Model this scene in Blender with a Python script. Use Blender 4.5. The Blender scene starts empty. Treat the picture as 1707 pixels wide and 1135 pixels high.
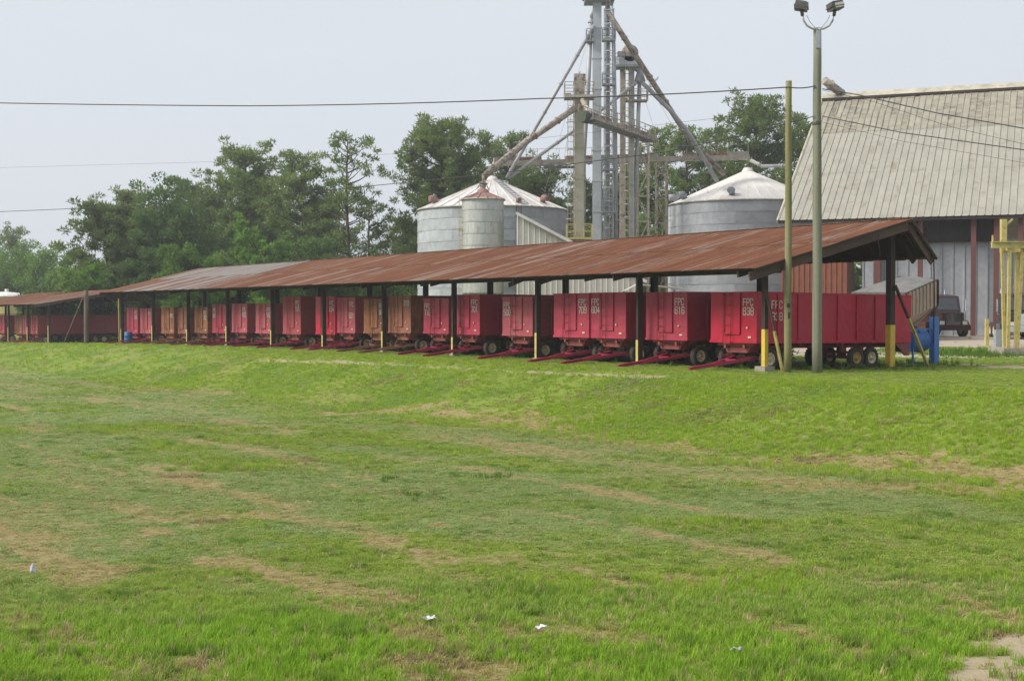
import bpy, math, random
import numpy as np
from mathutils import Vector, Matrix, Euler
R = math.radians
sc = bpy.context.scene
COL = sc.collection
# ------------------------------------------------------------------ camera, sky, sun, exposure
F, CX, HY, CZ = 2260.0, 853.5, 520.0, 2.12      # focal length in photo pixels, centre, horizon row, eye height over the shed pad
cam_d = bpy.data.cameras.new('camera'); cam_d.sensor_width = 36; cam_d.lens = 36*F/1707
cam_d.clip_start = .1; cam_d.clip_end = 6000
cam = bpy.data.objects.new('camera', cam_d); COL.objects.link(cam)
cam.location = (0, 0, CZ); cam.rotation_euler = (R(90)-math.atan((567.5-HY)/F), 0, 0)
sc.camera = cam
SUN_EL, SUN_AZ = R(42), R(-104)                  # azimuth clockwise from +Y: the sun stands to the left
w = bpy.data.worlds.new('World'); sc.world = w; w.use_nodes = True
nt = w.node_tree; bg = nt.nodes['Background']
sky = nt.nodes.new('ShaderNodeTexSky'); sky.sky_type = 'NISHITA'; sky.sun_disc = False
sky.sun_elevation = SUN_EL; sky.sun_rotation = SUN_AZ; sky.dust_density = 6; sky.air_density = 1.5
mx = nt.nodes.new('ShaderNodeMix'); mx.data_type = 'RGBA'; mx.inputs['Factor'].default_value = .93
tcw = nt.nodes.new('ShaderNodeTexCoord'); nzw = nt.nodes.new('ShaderNodeTexNoise'); nzw.inputs['Scale'].default_value = 2.6; nzw.inputs['Detail'].default_value = 4; nzw.inputs['Distortion'].default_value = .4
mpw = nt.nodes.new('ShaderNodeMapping'); mpw.inputs['Scale'].default_value = (1, 1, 3.2); nt.links.new(tcw.outputs['Generated'], mpw.inputs['Vector']); nt.links.new(mpw.outputs[0], nzw.inputs['Vector'])
vl = nt.nodes.new('ShaderNodeMix'); vl.data_type = 'RGBA'; vl.inputs['A'].default_value = (3.78, 4.04, 4.46, 1); vl.inputs['B'].default_value = (4.24, 4.46, 4.76, 1)   # a veil of thin cloud
nt.links.new(nzw.outputs['Fac'], vl.inputs['Factor']); nt.links.new(vl.outputs['Result'], mx.inputs['B'])
nt.links.new(sky.outputs[0], mx.inputs['A']); nt.links.new(mx.outputs['Result'], bg.inputs['Color'])
bg.inputs['Strength'].default_value = .085
sd = bpy.data.lights.new('sun', 'SUN'); sd.energy = 2.0; sd.angle = R(24); sd.color = (1, .95, .86)
sun = bpy.data.objects.new('sun', sd); COL.objects.link(sun)
sdir = Vector((math.sin(SUN_AZ)*math.cos(SUN_EL), math.cos(SUN_AZ)*math.cos(SUN_EL), math.sin(SUN_EL)))
sun.rotation_euler = sdir.to_track_quat('Z', 'Y').to_euler()
sun.location = (-60, -10, 80)
vs = sc.view_settings; vs.view_transform = 'Standard'; vs.look = 'None'; vs.exposure = 1.15; vs.gamma = 1
try: vs.use_curve_mapping = False
except Exception: pass

# ------------------------------------------------------------------ coordinates
def P(px, py, d):                                # a point of the place seen at a bearing, d metres out
    return Vector(((px-CX)/F*d, d, CZ+(HY-py)/F*d))
AL = R(34.5); CA, SA = math.cos(AL), math.sin(AL)
O0 = (9.04, 48.46)                               # near front post of the long shed
def U(u, s, z=0):                                # along the shed (away), across it (to the back), up
    return Vector((O0[0]-SA*u+CA*s, O0[1]+CA*u+SA*s, z))
def us(X, Y):
    dx, dy = X-O0[0], Y-O0[1]
    return -SA*dx+CA*dy, CA*dx+SA*dy
def u_at(px, s):                                 # u of the bearing px on the line s
    x0, y0 = O0[0]+CA*s, O0[1]+SA*s; t = (px-CX)/F
    return (x0-t*y0)/(SA+t*CA)
def smooth(e0, e1, x):
    t = np.clip((x-e0)/(e1-e0), 0, 1); return t*t*(3-2*t)
_vn = np.random.RandomState(3).rand(256, 256)
def vnoise(x, y):
    xi, yi = np.floor(x).astype(int), np.floor(y).astype(int); fx, fy = x-xi, y-yi
    fx, fy = fx*fx*(3-2*fx), fy*fy*(3-2*fy)
    g = lambda a, b: _vn[a & 255, b & 255]
    return (g(xi, yi)*(1-fx)+g(xi+1, yi)*fx)*(1-fy)+(g(xi, yi+1)*(1-fx)+g(xi+1, yi+1)*fx)*fy
def fbm(x, y, o=4):
    x, y = np.asarray(x, float), np.asarray(y, float); a = 0; k = .5; n = 0
    for i in range(o): a = a+k*vnoise(x*2**i+17.3*i, y*2**i+5.1*i); n += k; k *= .5
    return a/n
def zg(u): return -.72*(np.clip(u-25, 0, 75)/64)**2
def terrain(X, Y):
    X, Y = np.asarray(X, float), np.asarray(Y, float)
    u, s = us(X, Y)
    pad = zg(u)
    sdit = -10.8-.04*np.clip(u, -30, 60)+1.4*(fbm(u*.06, s*0+3.1, 2)-.5)
    top = -2.7-.03*np.clip(u, 0, 60)
    t = smooth(0, 1, (s-sdit)/(top-sdit))
    field = -1.6+.22*(fbm(X*.09, Y*.09, 3)-.5)+.05*(fbm(X*.5, Y*.5, 3)-.5)
    z = field*(1-t)+pad*t
    z = z+.04*(fbm(X*.5+4, Y*.5, 2)-.5)*smooth(-3.6, -5, s)
    yard = smooth(62, 90, Y)*smooth(9, 15, s)*.45
    return z+yard
def T(X, Y): return float(terrain(np.array([X]), np.array([Y]))[0])
def G(px, py):                                   # where the bearing of a photo point meets the ground
    d = 3.7*F/max(py-HY, 8)
    for _ in range(40):
        p = P(px, py, d); e = T(p.x, p.y); d2 = (CZ-e)*F/max(py-HY, 8); d += .4*(d2-d)
    p = P(px, py, d); return Vector((p.x, p.y, T(p.x, p.y)))

# ------------------------------------------------------------------ materials
def C4(c): return (c[0], c[1], c[2], 1)
class NB:
    def __init__(s, name):
        s.m = bpy.data.materials.new(name); s.m.use_nodes = True; s.t = s.m.node_tree
        s.b = s.t.nodes['Principled BSDF']; s.out = s.t.nodes['Material Output']
    def n(s, t, **kw):
        x = s.t.nodes.new('ShaderNode'+t)
        for k, v in kw.items():
            if k in x.inputs.keys() if hasattr(x.inputs, 'keys') else False: s.set(x.inputs[k], v)
            else: setattr(x, k, v)
        return x
    def set(s, i, v):
        if isinstance(v, bpy.types.NodeSocket): s.t.links.new(v, i)
        else: i.default_value = v
    def noise(s, vec, scale, detail=4, rough=.6, dist=0):
        x = s.n('TexNoise'); s.set(x.inputs['Vector'], vec); x.inputs['Scale'].default_value = scale
        x.inputs['Detail'].default_value = detail; x.inputs['Roughness'].default_value = rough; x.inputs['Distortion'].default_value = dist
        return x.outputs['Fac']
    def ramp(s, fac, a, b):
        x = s.n('MapRange'); s.set(x.inputs['Value'], fac); x.inputs['From Min'].default_value = a; x.inputs['From Max'].default_value = b
        x.interpolation_type = 'SMOOTHSTEP'; return x.outputs['Result']
    def mix(s, f, a, b, blend='MIX'):
        x = s.n('Mix', data_type='RGBA', blend_type=blend)
        s.set(x.inputs['Factor'], f)
        s.set(x.inputs['A'], a if isinstance(a, bpy.types.NodeSocket) else C4(a)); s.set(x.inputs['B'], b if isinstance(b, bpy.types.NodeSocket) else C4(b))
        return x.outputs['Result']
    def math(s, op, a, b=0.0):
        x = s.n('Math', operation=op); s.set(x.inputs[0], a); s.set(x.inputs[1], b); return x.outputs[0]
    def coords(s, stretch=(1, 1, 1), rnd=True, kind='Object'):
        tc = s.n('TexCoord').outputs[kind]; mp = s.n('Mapping'); s.set(mp.inputs['Vector'], tc); mp.inputs['Scale'].default_value = stretch
        if rnd:
            oi = s.n('ObjectInfo'); v = s.n('VectorMath', operation='SCALE'); v.inputs[0].default_value = (37, 91, 53); s.set(v.inputs['Scale'], oi.outputs['Random'])
            s.set(mp.inputs['Location'], v.outputs[0]); s.rand = oi.outputs['Random']
        return mp.outputs['Vector']
    def bump(s, h, strength=.3, dist=.02):
        x = s.n('Bump'); x.inputs['Strength'].default_value = strength; x.inputs['Distance'].default_value = dist; s.set(x.inputs['Height'], h)
        s.set(s.b.inputs['Normal'], x.outputs[0])
    def done(s, col, rough=.7, metal=0, spec=.4):
        s.set(s.b.inputs['Base Color'], col if isinstance(col, bpy.types.NodeSocket) else C4(col)); s.set(s.b.inputs['Roughness'], rough)
        s.b.inputs['Metallic'].default_value = metal; s.b.inputs['Specular IOR Level'].default_value = spec
        return s.m
MATS = {}
def worn(name, base, alt=None, rust=None, amt=.5, scale=1.5, rough=.6, metal=0, stretch=(1, 1, 1), rnd=0, bump=0, spec=.35, fine=6, soft=.1, dent=0, drip=None):
    """Weathered surface: base colour drifting to alt, rust patches where the noise passes amt."""
    if name in MATS: return MATS[name]
    b = NB(name); v = b.coords(stretch); v0 = b.coords((1, 1, 1))
    alt = alt or tuple(c*.72 for c in base)
    col = b.mix(b.ramp(b.noise(v, scale, 5, .65), .35, .68), base, alt)
    col = b.mix(b.math('MULTIPLY', b.ramp(b.noise(v0, scale*fine, 4, .7), .45, .75), .35), col, tuple(c*.6 for c in base))
    if rust:
        n1 = b.noise(v, scale*1.7, 8, .72, .4)
        if rnd: n1 = b.math('ADD', n1, b.math('MULTIPLY', b.math('SUBTRACT', b.rand, .5), rnd))
        rc = b.mix(b.noise(v0, scale*8, 5, .7), rust, tuple(c*.45 for c in rust))
        col = b.mix(b.ramp(n1, amt-soft, amt+soft), col, rc)
    elif rnd:
        hs = b.n('HueSaturation'); b.set(hs.inputs['Color'], col)
        b.set(hs.inputs['Value'], b.math('ADD', b.math('MULTIPLY', b.rand, rnd), 1-rnd/2)); col = hs.outputs[0]
    if bump: b.bump(b.noise(v0, scale*fine*2, 4), bump, .02)
    if drip:
        vd = b.coords((7, 7, .35)); col = b.mix(b.math('MULTIPLY', b.ramp(b.noise(vd, 1.4, 5, .7), .55, .78), .55), col, drip)
    if dent: b.bump(b.noise(v0, 1.6, 2, .5), dent, .12)
    MATS[name] = b.done(col, rough, metal, spec); return MATS[name]

RUST = (.17, .055, .025)
M = {}
M['roof_rust'] = worn('rusted roof sheet', (.185, .074, .038), (.078, .035, .024), (.32, .26, .22), .60, 1.1, .85, stretch=(.22, 6.5, 1), rnd=.22, spec=.06, soft=.07)
M['roof_grey'] = worn('grey weathered roof sheet', (.235, .215, .20), (.18, .155, .14), (.13, .06, .042), .60, .9, .7, stretch=(.16, 5, 1), rnd=.16, spec=.2)
M['dark_wood'] = worn('dark creosoted timber', (.055, .036, .028), (.033, .023, .019), scale=2, rough=.85, stretch=(1, 1, .3), bump=.3)
M['brown_wood'] = worn('brown rake timber', (.10, .062, .045), (.06, .038, .03), scale=2, rough=.85, stretch=(.3, 1, 1), bump=.3)
M['yellow'] = worn('yellow safety paint', (.62, .44, .05), (.50, .36, .07), (.22, .13, .05), .66, 2.5, .6)
M['pale_yellow'] = worn('weathered yellow paint', (.54, .45, .17), (.43, .36, .12), (.28, .16, .06), .62, 2.5, .65)
M['concrete'] = worn('rough concrete', (.34, .30, .25), (.24, .21, .17), scale=4, rough=.95, bump=.5)
M['tyre'] = worn('dusty tyre rubber', (.045, .041, .037), (.085, .075, .062), scale=3, rough=.9, spec=.2)
M['rim_cream'] = worn('cream wheel rim', (.64, .56, .38), (.52, .44, .28), (.2, .09, .04), .62, 6, .6)
M['rim_yellow'] = worn('mustard wheel rim', (.44, .27, .07), (.33, .2, .06), (.16, .08, .04), .6, 6, .6)
M['frame_red'] = worn('dusty red trailer frame', (.26, .055, .055), (.2, .07, .055), (.15, .07, .045), .6, 2, .7)
M['tongue_red'] = worn('red tongue paint', (.36, .022, .062), (.28, .025, .06), (.13, .05, .035), .66, 3, .5)
M['white_letters'] = worn('white stencil paint', (.74, .71, .68), (.58, .52, .50), (.42, .12, .13), .66, 14, .75)
M['faded_letters'] = worn('dusty grey stencil paint', (.20, .15, .14), (.14, .09, .09), scale=8, rough=.8)
M['galv'] = worn('galvanised sheet', (.40, .42, .44), (.32, .34, .365), scale=1.2, rough=.8, rnd=.24, metal=0, spec=.2, drip=(.24, .24, .245))
M['galv_dark'] = worn('dull galvanised steel', (.30, .32, .34), (.22, .24, .26), (.19, .11, .07), .68, 1.5, .6, metal=.2)
M['galv_blue'] = worn('bluish galvanised casing', (.46, .485, .50), (.38, .405, .425), (.25, .17, .1), .72, 1.2, .55, metal=.2)
M['beige'] = worn('beige painted steel', (.40, .385, .30), (.33, .31, .22), (.30, .12, .045), .60, .8, .6, soft=.06)
M['cream_steel'] = worn('cream painted steel with rust', (.40, .37, .30), (.31, .28, .23), (.16, .07, .04), .6, 2, .6)
M['rusty_pipe'] = worn('rusted spout pipe', (.30, .265, .22), (.36, .33, .29), (.14, .058, .036), .55, 1.6, .7)
M['pale_steel'] = worn('pale weathered galvanised trunk', (.42, .42, .40), (.33, .33, .31), (.2, .1, .06), .66, 1.5, .65)
M['cover_rust'] = worn('orange rusted cover plate', (.26, .12, .065), (.33, .24, .17), (.15, .06, .035), .55, 1.5, .8)
M['grey_pipe'] = worn('grey spout pipe', (.39, .40, .41), (.31, .31, .32), (.22, .13, .09), .66, 1.5, .55, metal=.2)
M['bin_roof'] = worn('white bin roof sheet', (.62, .60, .58), (.50, .47, .46), (.34, .25, .22), .68, .8, .6, rnd=.1, stretch=(1, 1, 1))
M['hopper_roof'] = worn('oxide red bin roof', (.23, .115, .10), (.28, .17, .15), scale=2, rough=.7)
M['hopper_wall'] = worn('streaked galvanised sheet', (.45, .46, .44), (.35, .365, .34), (.36, .32, .2), .62, 1.2, .5, stretch=(2, 2, .4), metal=.25, spec=.5)
M['white_sheet'] = worn('white corrugated cladding', (.52, .51, .46), (.42, .40, .35), (.30, .25, .19), .66, 1.2, .65, stretch=(2, 2, .35), rnd=.08)
M['barn_roof'] = worn('cream barn roof sheet', (.335, .322, .272), (.285, .272, .23), (.32, .28, .22), .62, .35, .75, rnd=.07, spec=.2)
M['barn_top'] = worn('stained upper barn roof sheet', (.325, .305, .25), (.26, .237, .19), (.22, .195, .155), .58, .55, .8, rnd=.10, spec=.1, stretch=(1.5, .6, 1))
M['barn_ridge'] = worn('weathered ridge cap', (.46, .43, .34), (.34, .31, .24), (.2, .17, .13), .62, 1, .8)
M['barn_wall'] = worn('grey barn wall sheet', (.33, .345, .37), (.27, .285, .31), (.27, .24, .22), .70, .8, .6, stretch=(2, 2, .3), rnd=.1, metal=.15)
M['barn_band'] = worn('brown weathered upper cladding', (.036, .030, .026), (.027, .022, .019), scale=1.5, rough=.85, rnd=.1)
M['red_steel'] = worn('red oxide column paint', (.13, .05, .042), (.10, .04, .035), (.13, .05, .03), .6, 1.5, .7)
M['rust_wall'] = worn('rust red wall sheet', (.21, .07, .04), (.15, .055, .034), (.26, .12, .06), .6, 1, .75, stretch=(2, 2, .4), rnd=.12)
M['pole_green'] = worn('mossy pole timber', (.17, .17, .055), (.25, .23, .13), (.30, .26, .2), .6, 1.2, .9, stretch=(4, 4, .25), bump=.3, spec=.15)
M['pole_grey'] = worn('weathered grey pole timber', (.22, .22, .165), (.16, .165, .115), (.28, .26, .21), .62, 1.2, .9, stretch=(5, 5, .2), bump=.3, spec=.15)
M['pole_brown'] = worn('brown pole timber', (.17, .13, .10), (.11, .085, .065), (.28, .26, .22), .64, 1.2, .9, stretch=(5, 5, .3), bump=.3, spec=.15)
M['lamp_grey'] = worn('dark grey lamp housing', (.10, .095, .085), (.075, .07, .065), scale=4, rough=.5)
M['steel_pipe'] = worn('galvanised bracket pipe', (.42, .43, .45), (.34, .35, .37), scale=5, rough=.4, metal=.4)
M['wire'] = worn('black cable sheath', (.03, .03, .032), (.045, .045, .045), scale=3, rough=.6)
M['blue'] = worn('blue machine paint', (.055, .16, .42), (.045, .13, .34), (.1, .08, .08), .72, 2.5, .45)
M['tarp'] = worn('grey weathered tarpaulin', (.165, .16, .155), (.12, .115, .115), scale=1.4, rough=.8, bump=.3)
M['beige_side'] = worn('beige trailer side sheet', (.36, .29, .22), (.29, .23, .17), (.2, .12, .07), .66, 1.5, .6)
M['maroon'] = worn('dark maroon truck paint', (.045, .018, .016), (.035, .015, .014), scale=3, rough=.3, spec=.5)
M['black'] = worn('black truck paint', (.016, .016, .018), (.024, .024, .026), scale=3, rough=.3, spec=.5)
M['chrome'] = worn('bright chrome', (.75, .76, .78), (.6, .61, .63), scale=4, rough=.15, metal=1)
M['glass'] = worn('dark windscreen glass', (.03, .035, .04), (.04, .045, .05), scale=1, rough=.08, spec=.8)
M['lens'] = worn('headlamp lens', (.6, .58, .5), (.5, .48, .4), scale=4, rough=.15)
M['amber'] = worn('pale cab window', (.46, .47, .24), (.4, .42, .2), scale=2, rough=.3)
M['paper'] = worn('white litter', (.62, .62, .66), (.45, .45, .48), scale=12, rough=.6)
M['tank_yellow'] = worn('yellow tank paint', (.52, .42, .17), (.45, .35, .13), (.3, .2, .1), .68, 1, .6)
M['tank_white'] = worn('white tank lid', (.74, .73, .7), (.6, .58, .55), scale=1, rough=.6)
M['bark'] = worn('pine bark', (.10, .075, .055), (.065, .05, .04), scale=2.2, rough=.95, stretch=(2, 2, .5), bump=.5, spec=.1)
M['grey_box'] = worn('grey utility cabinet paint', (.34, .37, .40), (.28, .3, .33), scale=2, rough=.5)
REDS = {
 'bright': worn('bright red trailer paint', (.44, .013, .038), (.38, .016, .040), (.42, .07, .09), .72, .9, .42, spec=.3, dent=.55, drip=(.16, .045, .04)),
 'red': worn('red trailer paint', (.40, .040, .075), (.34, .034, .064), (.36, .12, .13), .66, 1.0, .5, dent=.55, drip=(.16, .045, .04)),
 'pink': worn('sun faded red trailer paint', (.40, .085, .105), (.36, .060, .085), (.38, .17, .165), .62, 1.2, .6, dent=.55, drip=(.16, .045, .04)),
 'rust': worn('rust brown trailer paint', (.30, .115, .075), (.26, .09, .06), (.20, .10, .045), .56, 1.3, .75, stretch=(1, 1, .5), dent=.55, drip=(.10, .05, .03)),
 'ochre': worn('ochre rusted trailer paint', (.30, .118, .055), (.23, .092, .048), (.17, .07, .035), .54, 1.4, .8, stretch=(1, 1, .5), dent=.55, drip=(.10, .05, .03)),
 'dull': worn('dull dusty red trailer paint', (.36, .055, .065), (.30, .06, .065), (.30, .13, .11), .60, 1.3, .7, dent=.55, drip=(.16, .045, .04)),
}
def leaf_mat(name, a, b, tr=.3, attr=None):
    n = NB(name); 
    if attr: 
        at = n.n('Attribute', attribute_name=attr, attribute_type='INSTANCER'); col = at.outputs['Color']
        gi = n.n('NewGeometry').outputs['Random Per Island']
        hs = n.n('HueSaturation'); n.set(hs.inputs['Color'], col); n.set(hs.inputs['Value'], n.math('ADD', n.math('MULTIPLY', gi, .6), .7)); col = hs.outputs[0]
    else:
        at = n.n('Attribute', attribute_name='tone'); oi = n.n('ObjectInfo')
        col = n.mix(at.outputs['Fac'], a, b)
        hs = n.n('HueSaturation'); n.set(hs.inputs['Color'], col); n.set(hs.inputs['Value'], n.math('ADD', n.math('MULTIPLY', oi.outputs['Random'], .3), .85)); col = hs.outputs[0]
    n.set(n.b.inputs['Base Color'], col); n.b.inputs['Roughness'].default_value = .7; n.b.inputs['Specular IOR Level'].default_value = .15
    ts = n.n('BsdfTranslucent'); n.set(ts.inputs['Color'], col); mxs = n.n('MixShader'); mxs.inputs[0].default_value = tr
    n.t.links.new(n.b.outputs[0], mxs.inputs[1]); n.t.links.new(ts.outputs[0], mxs.inputs[2]); n.t.links.new(mxs.outputs[0], n.out.inputs['Surface'])
    return n.m
M['needles'] = leaf_mat('pine needles', (.098, .152, .042), (.208, .275, .070), .42)
M['leaves'] = leaf_mat('broad leaves', (.105, .205, .036), (.190, .320, .055), .45)
M['dark_leaves'] = leaf_mat('dark leaves', (.065, .120, .034), (.125, .200, .048), .4)
M['blades'] = leaf_mat('grass blades', None, None, .45, 'gcol')

# ------------------------------------------------------------------ mesh helpers
class MB:
    def __init__(s): s.v = []; s.f = []; s.mi = []; s.sm = []
    def add(s, vs_, fs, mi=0, smooth=False):
        o = len(s.v); s.v += [tuple(p) for p in vs_]
        for f in fs: s.f.append([i+o for i in f]); s.mi.append(mi); s.sm.append(smooth)
        return s
    def box(s, c, d, mi=0, rot=None):
        x, y, z = (k/2 for k in d); m = rot or Matrix.Identity(3)
        pts = [Vector(c)+m @ Vector((a*x, b*y, e*z)) for e in (-1, 1) for a, b in ((-1, -1), (1, -1), (1, 1), (-1, 1))]
        return s.add(pts, [(3, 2, 1, 0), (4, 5, 6, 7), (0, 1, 5, 4), (1, 2, 6, 5), (2, 3, 7, 6), (3, 0, 4, 7)], mi)
    def beam(s, p, q, wd, ht, mi=0, up=(0, 0, 1)):
        p, q = Vector(p), Vector(q); d = (q-p); L = d.length; d.normalize(); upv = Vector(up)
        if abs(d.dot(upv)) > .98: upv = Vector((0, 1, 0))
        y = upv.cross(d).normalized(); z = d.cross(y)
        m = Matrix((d, y, z)).transposed()
        return s.box((p+q)/2, (L, wd, ht), mi, m)
    def tube(s, pts, r, n=8, mi=0, cap=True, smooth=True):
        pts = [Vector(p) for p in pts]; rr = r if isinstance(r, (list, tuple)) else [r]*len(pts)
        vs_ = []; 
        for i, p in enumerate(pts):
            d = (pts[min(i+1, len(pts)-1)]-pts[max(i-1, 0)]).normalized()
            a = Vector((0, 0, 1)) if abs(d.z) < .95 else Vector((1, 0, 0))
            x = a.cross(d).normalized(); y = d.cross(x)
            vs_ += [p+(x*math.cos(t)+y*math.sin(t))*rr[i] for t in (2*math.pi*k/n for k in range(n))]
        fs = [(i*n+k, i*n+(k+1) % n, (i+1)*n+(k+1) % n, (i+1)*n+k) for i in range(len(pts)-1) for k in range(n)]
        s.add(vs_, fs, mi, smooth)
        if cap:
            o = len(s.v)-len(vs_); s.f += [[o+k for k in reversed(range(n))], [o+(len(pts)-1)*n+k for k in range(n)]]; s.mi += [mi, mi]; s.sm += [False, False]
        return s
    def lathe(s, prof, n=24, axis='z', c=(0, 0, 0), mi=0, smooth=True, closed=False):
        vs_ = []
        for r_, h in prof:
            for k in range(n):
                t = 2*math.pi*k/n; a, b = r_*math.cos(t), r_*math.sin(t)
                vs_.append(Vector(c)+Vector({'z': (a, b, h), 'y': (a, h, -b), 'x': (h, a, b)}[axis]))
        m = len(prof); fs = [(i*n+k, i*n+(k+1) % n, ((i+1) % m)*n+(k+1) % n, ((i+1) % m)*n+k) for i in range(m if closed else m-1) for k in range(n)]
        return s.add(vs_, fs, mi, smooth)
    def prism(s, poly, d, mi=0):                 # poly: 3D points of a flat outline, pushed along d
        n = len(poly); d = Vector(d); a = [Vector(p) for p in poly]; b = [p+d for p in a]
        return s.add(a+b, [list(reversed(range(n))), list(range(n, 2*n))]+[(i, (i+1) % n, n+(i+1) % n, n+i) for i in range(n)], mi)
    def mesh(s, name, mats):
        me = bpy.data.meshes.new(name); me.from_pydata(s.v, [], s.f)
        for m in (mats if isinstance(mats, (list, tuple)) else [mats]): me.materials.append(m)
        me.polygons.foreach_set('material_index', s.mi); me.polygons.foreach_set('use_smooth', s.sm); me.update(); return me
    def build(s, name, mats, parent=None, loc=(0, 0, 0), rz=0, rot=None):
        return link(name, s.mesh(name, mats), parent, loc, rz, rot)
def link(name, me, parent=None, loc=(0, 0, 0), rz=0, rot=None):
    o = bpy.data.objects.new(name, me); COL.objects.link(o); o.location = loc
    o.rotation_euler = rot if rot else (0, 0, rz)
    if parent: o.parent = parent
    return o
def tag(o, label=None, cat=None, group=None, kind=None):
    if label: o['label'] = label
    if cat: o['category'] = cat
    if group: o['group'] = group
    if kind: o['kind'] = kind
    return o
def thing(name, label, cat, loc=(0, 0, 0), rz=0, group=None):
    return tag(link(name, None, None, loc, rz), label, cat, group)
def tri_mesh(name, v, tri, mats, tone=None):
    me = bpy.data.meshes.new(name); v = np.asarray(v, np.float32); tri = np.asarray(tri, np.int32)
    me.vertices.add(len(v)); me.vertices.foreach_set('co', v.ravel())
    me.loops.add(tri.size); me.loops.foreach_set('vertex_index', tri.ravel())
    me.polygons.add(len(tri)); me.polygons.foreach_set('loop_start', np.arange(0, tri.size, tri.shape[1], dtype=np.int32))
    if tone is not None:
        a = me.attributes.new('tone', 'FLOAT', 'POINT'); a.data.foreach_set('value', np.asarray(tone, np.float32))
    for m in (mats if isinstance(mats, (list, tuple)) else [mats]): me.materials.append(m)
    me.update(calc_edges=True); me.validate(); return me
def corr(wd, ln, waves, depth, m, name='sheet', wob=0, rows=1, seed=0, flat=0):
    """A corrugated sheet: x along its length (0..ln), y across (0..wd), ribs in z. flat: share of each wave that is flat pan."""
    rg = random.Random(seed); mb = MB(); ys = []
    for k in range(waves):
        if flat: ys += [(k, 0), (k+flat, 0), (k+flat+(1-flat)*.3, 1), (k+flat+(1-flat)*.7, 1)]
        else: ys += [(k, 0), (k+.25, .7), (k+.5, 1), (k+.75, .7)]
    ys.append((waves, 0)); n = len(ys)
    for i in range(rows+1):
        w_ = [rg.uniform(-wob, wob) for _ in range(n)]
        mb.v += [(ln*i/rows, wd*y/waves, z*depth+w_[j]) for j, (y, z) in enumerate(ys)]
    mb.f = [[i*n+j, (i+1)*n+j, (i+1)*n+j+1, i*n+j+1] for i in range(rows) for j in range(n-1)]
    mb.mi = [0]*len(mb.f); mb.sm = [not flat]*len(mb.f)
    return mb.mesh(name, m)
RND = random.Random(11)

# ------------------------------------------------------------------ the ground sheet and its patches
def seg_d(X, Y, pts):
    best = np.full(X.shape, 1e9)
    for a, b in zip(pts[:-1], pts[1:]):
        dx, dy = b[0]-a[0], b[1]-a[1]; L = dx*dx+dy*dy+1e-9
        t = np.clip(((X-a[0])*dx+(Y-a[1])*dy)/L, 0, 1)
        best = np.minimum(best, np.hypot(X-a[0]-t*dx, Y-a[1]-t*dy))
    return best
def stroke(*pp): return [(lambda g: (g.x, g.y))(G(*p)) for p in pp]
DRY = [(stroke((235, 646), (385, 657)), .7, 1), (stroke((560, 690), (700, 682), (880, 706)), 1.0, .85), (stroke((880, 706), (1010, 736), (1250, 766)), .8, .8),
       (stroke((1200, 765), (1350, 772), (1500, 775), (1707, 792)), .95, 1), (stroke((1230, 800), (1420, 808), (1600, 812)), 1.2, .85),
       (stroke((-50, 790), (200, 800), (400, 830)), 1.2, .5), (stroke((-40, 870), (80, 920), (165, 962)), .55, 1), (stroke((-60, 850), (150, 845), (330, 860)), .7, .7),
       (stroke((345, 930), (480, 965), (660, 1006)), .32, 1.15), (stroke((440, 855), (560, 875), (760, 938)), .35, .9), (stroke((690, 1042), (860, 1050), (1010, 1062)), .5, .9),
       (stroke((690, 1118), (790, 1125)), .45, 1.1), (stroke((830, 935), (1000, 950), (1160, 968)), .5, .7), (stroke((270, 795), (420, 828)), .35, 1),
       (stroke((300, 1110), (350, 1122)), .22, 1), (stroke((1560, 1010), (1700, 1040)), .5, .8), (stroke((0, 930), (60, 950)), .4, .9),
       (stroke((480, 660), (640, 668)), .5, .5), (stroke((1000, 905), (1250, 900)), .5, .5), (stroke((640, 705), (1000, 725)), .5, .7), (stroke((700, 730), (860, 745)), .35, .7)]
SAND_ = [(stroke((1720, 1075), (1690, 1110), (1700, 1145)), .55, 1.2), (stroke((1625, 1075), (1680, 1090)), .25, 1), (stroke((430, 600), (560, 603), (640, 606)), .8, .9), (stroke((880, 620), (1000, 625), (1100, 628)), .55, .9),
        (stroke((640, 606), (880, 620)), .4, .5), (stroke((1520, 604), (1600, 606), (1707, 613), (1800, 622)), .8, 1.2)]
SAND = [(SAND_[0][0], .36, 1.2), (SAND_[1][0], .12, .7), (SAND_[2][0], .34, .66), (SAND_[3][0], .28, .66), (SAND_[4][0], .22, .55), SAND_[5]]
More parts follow.
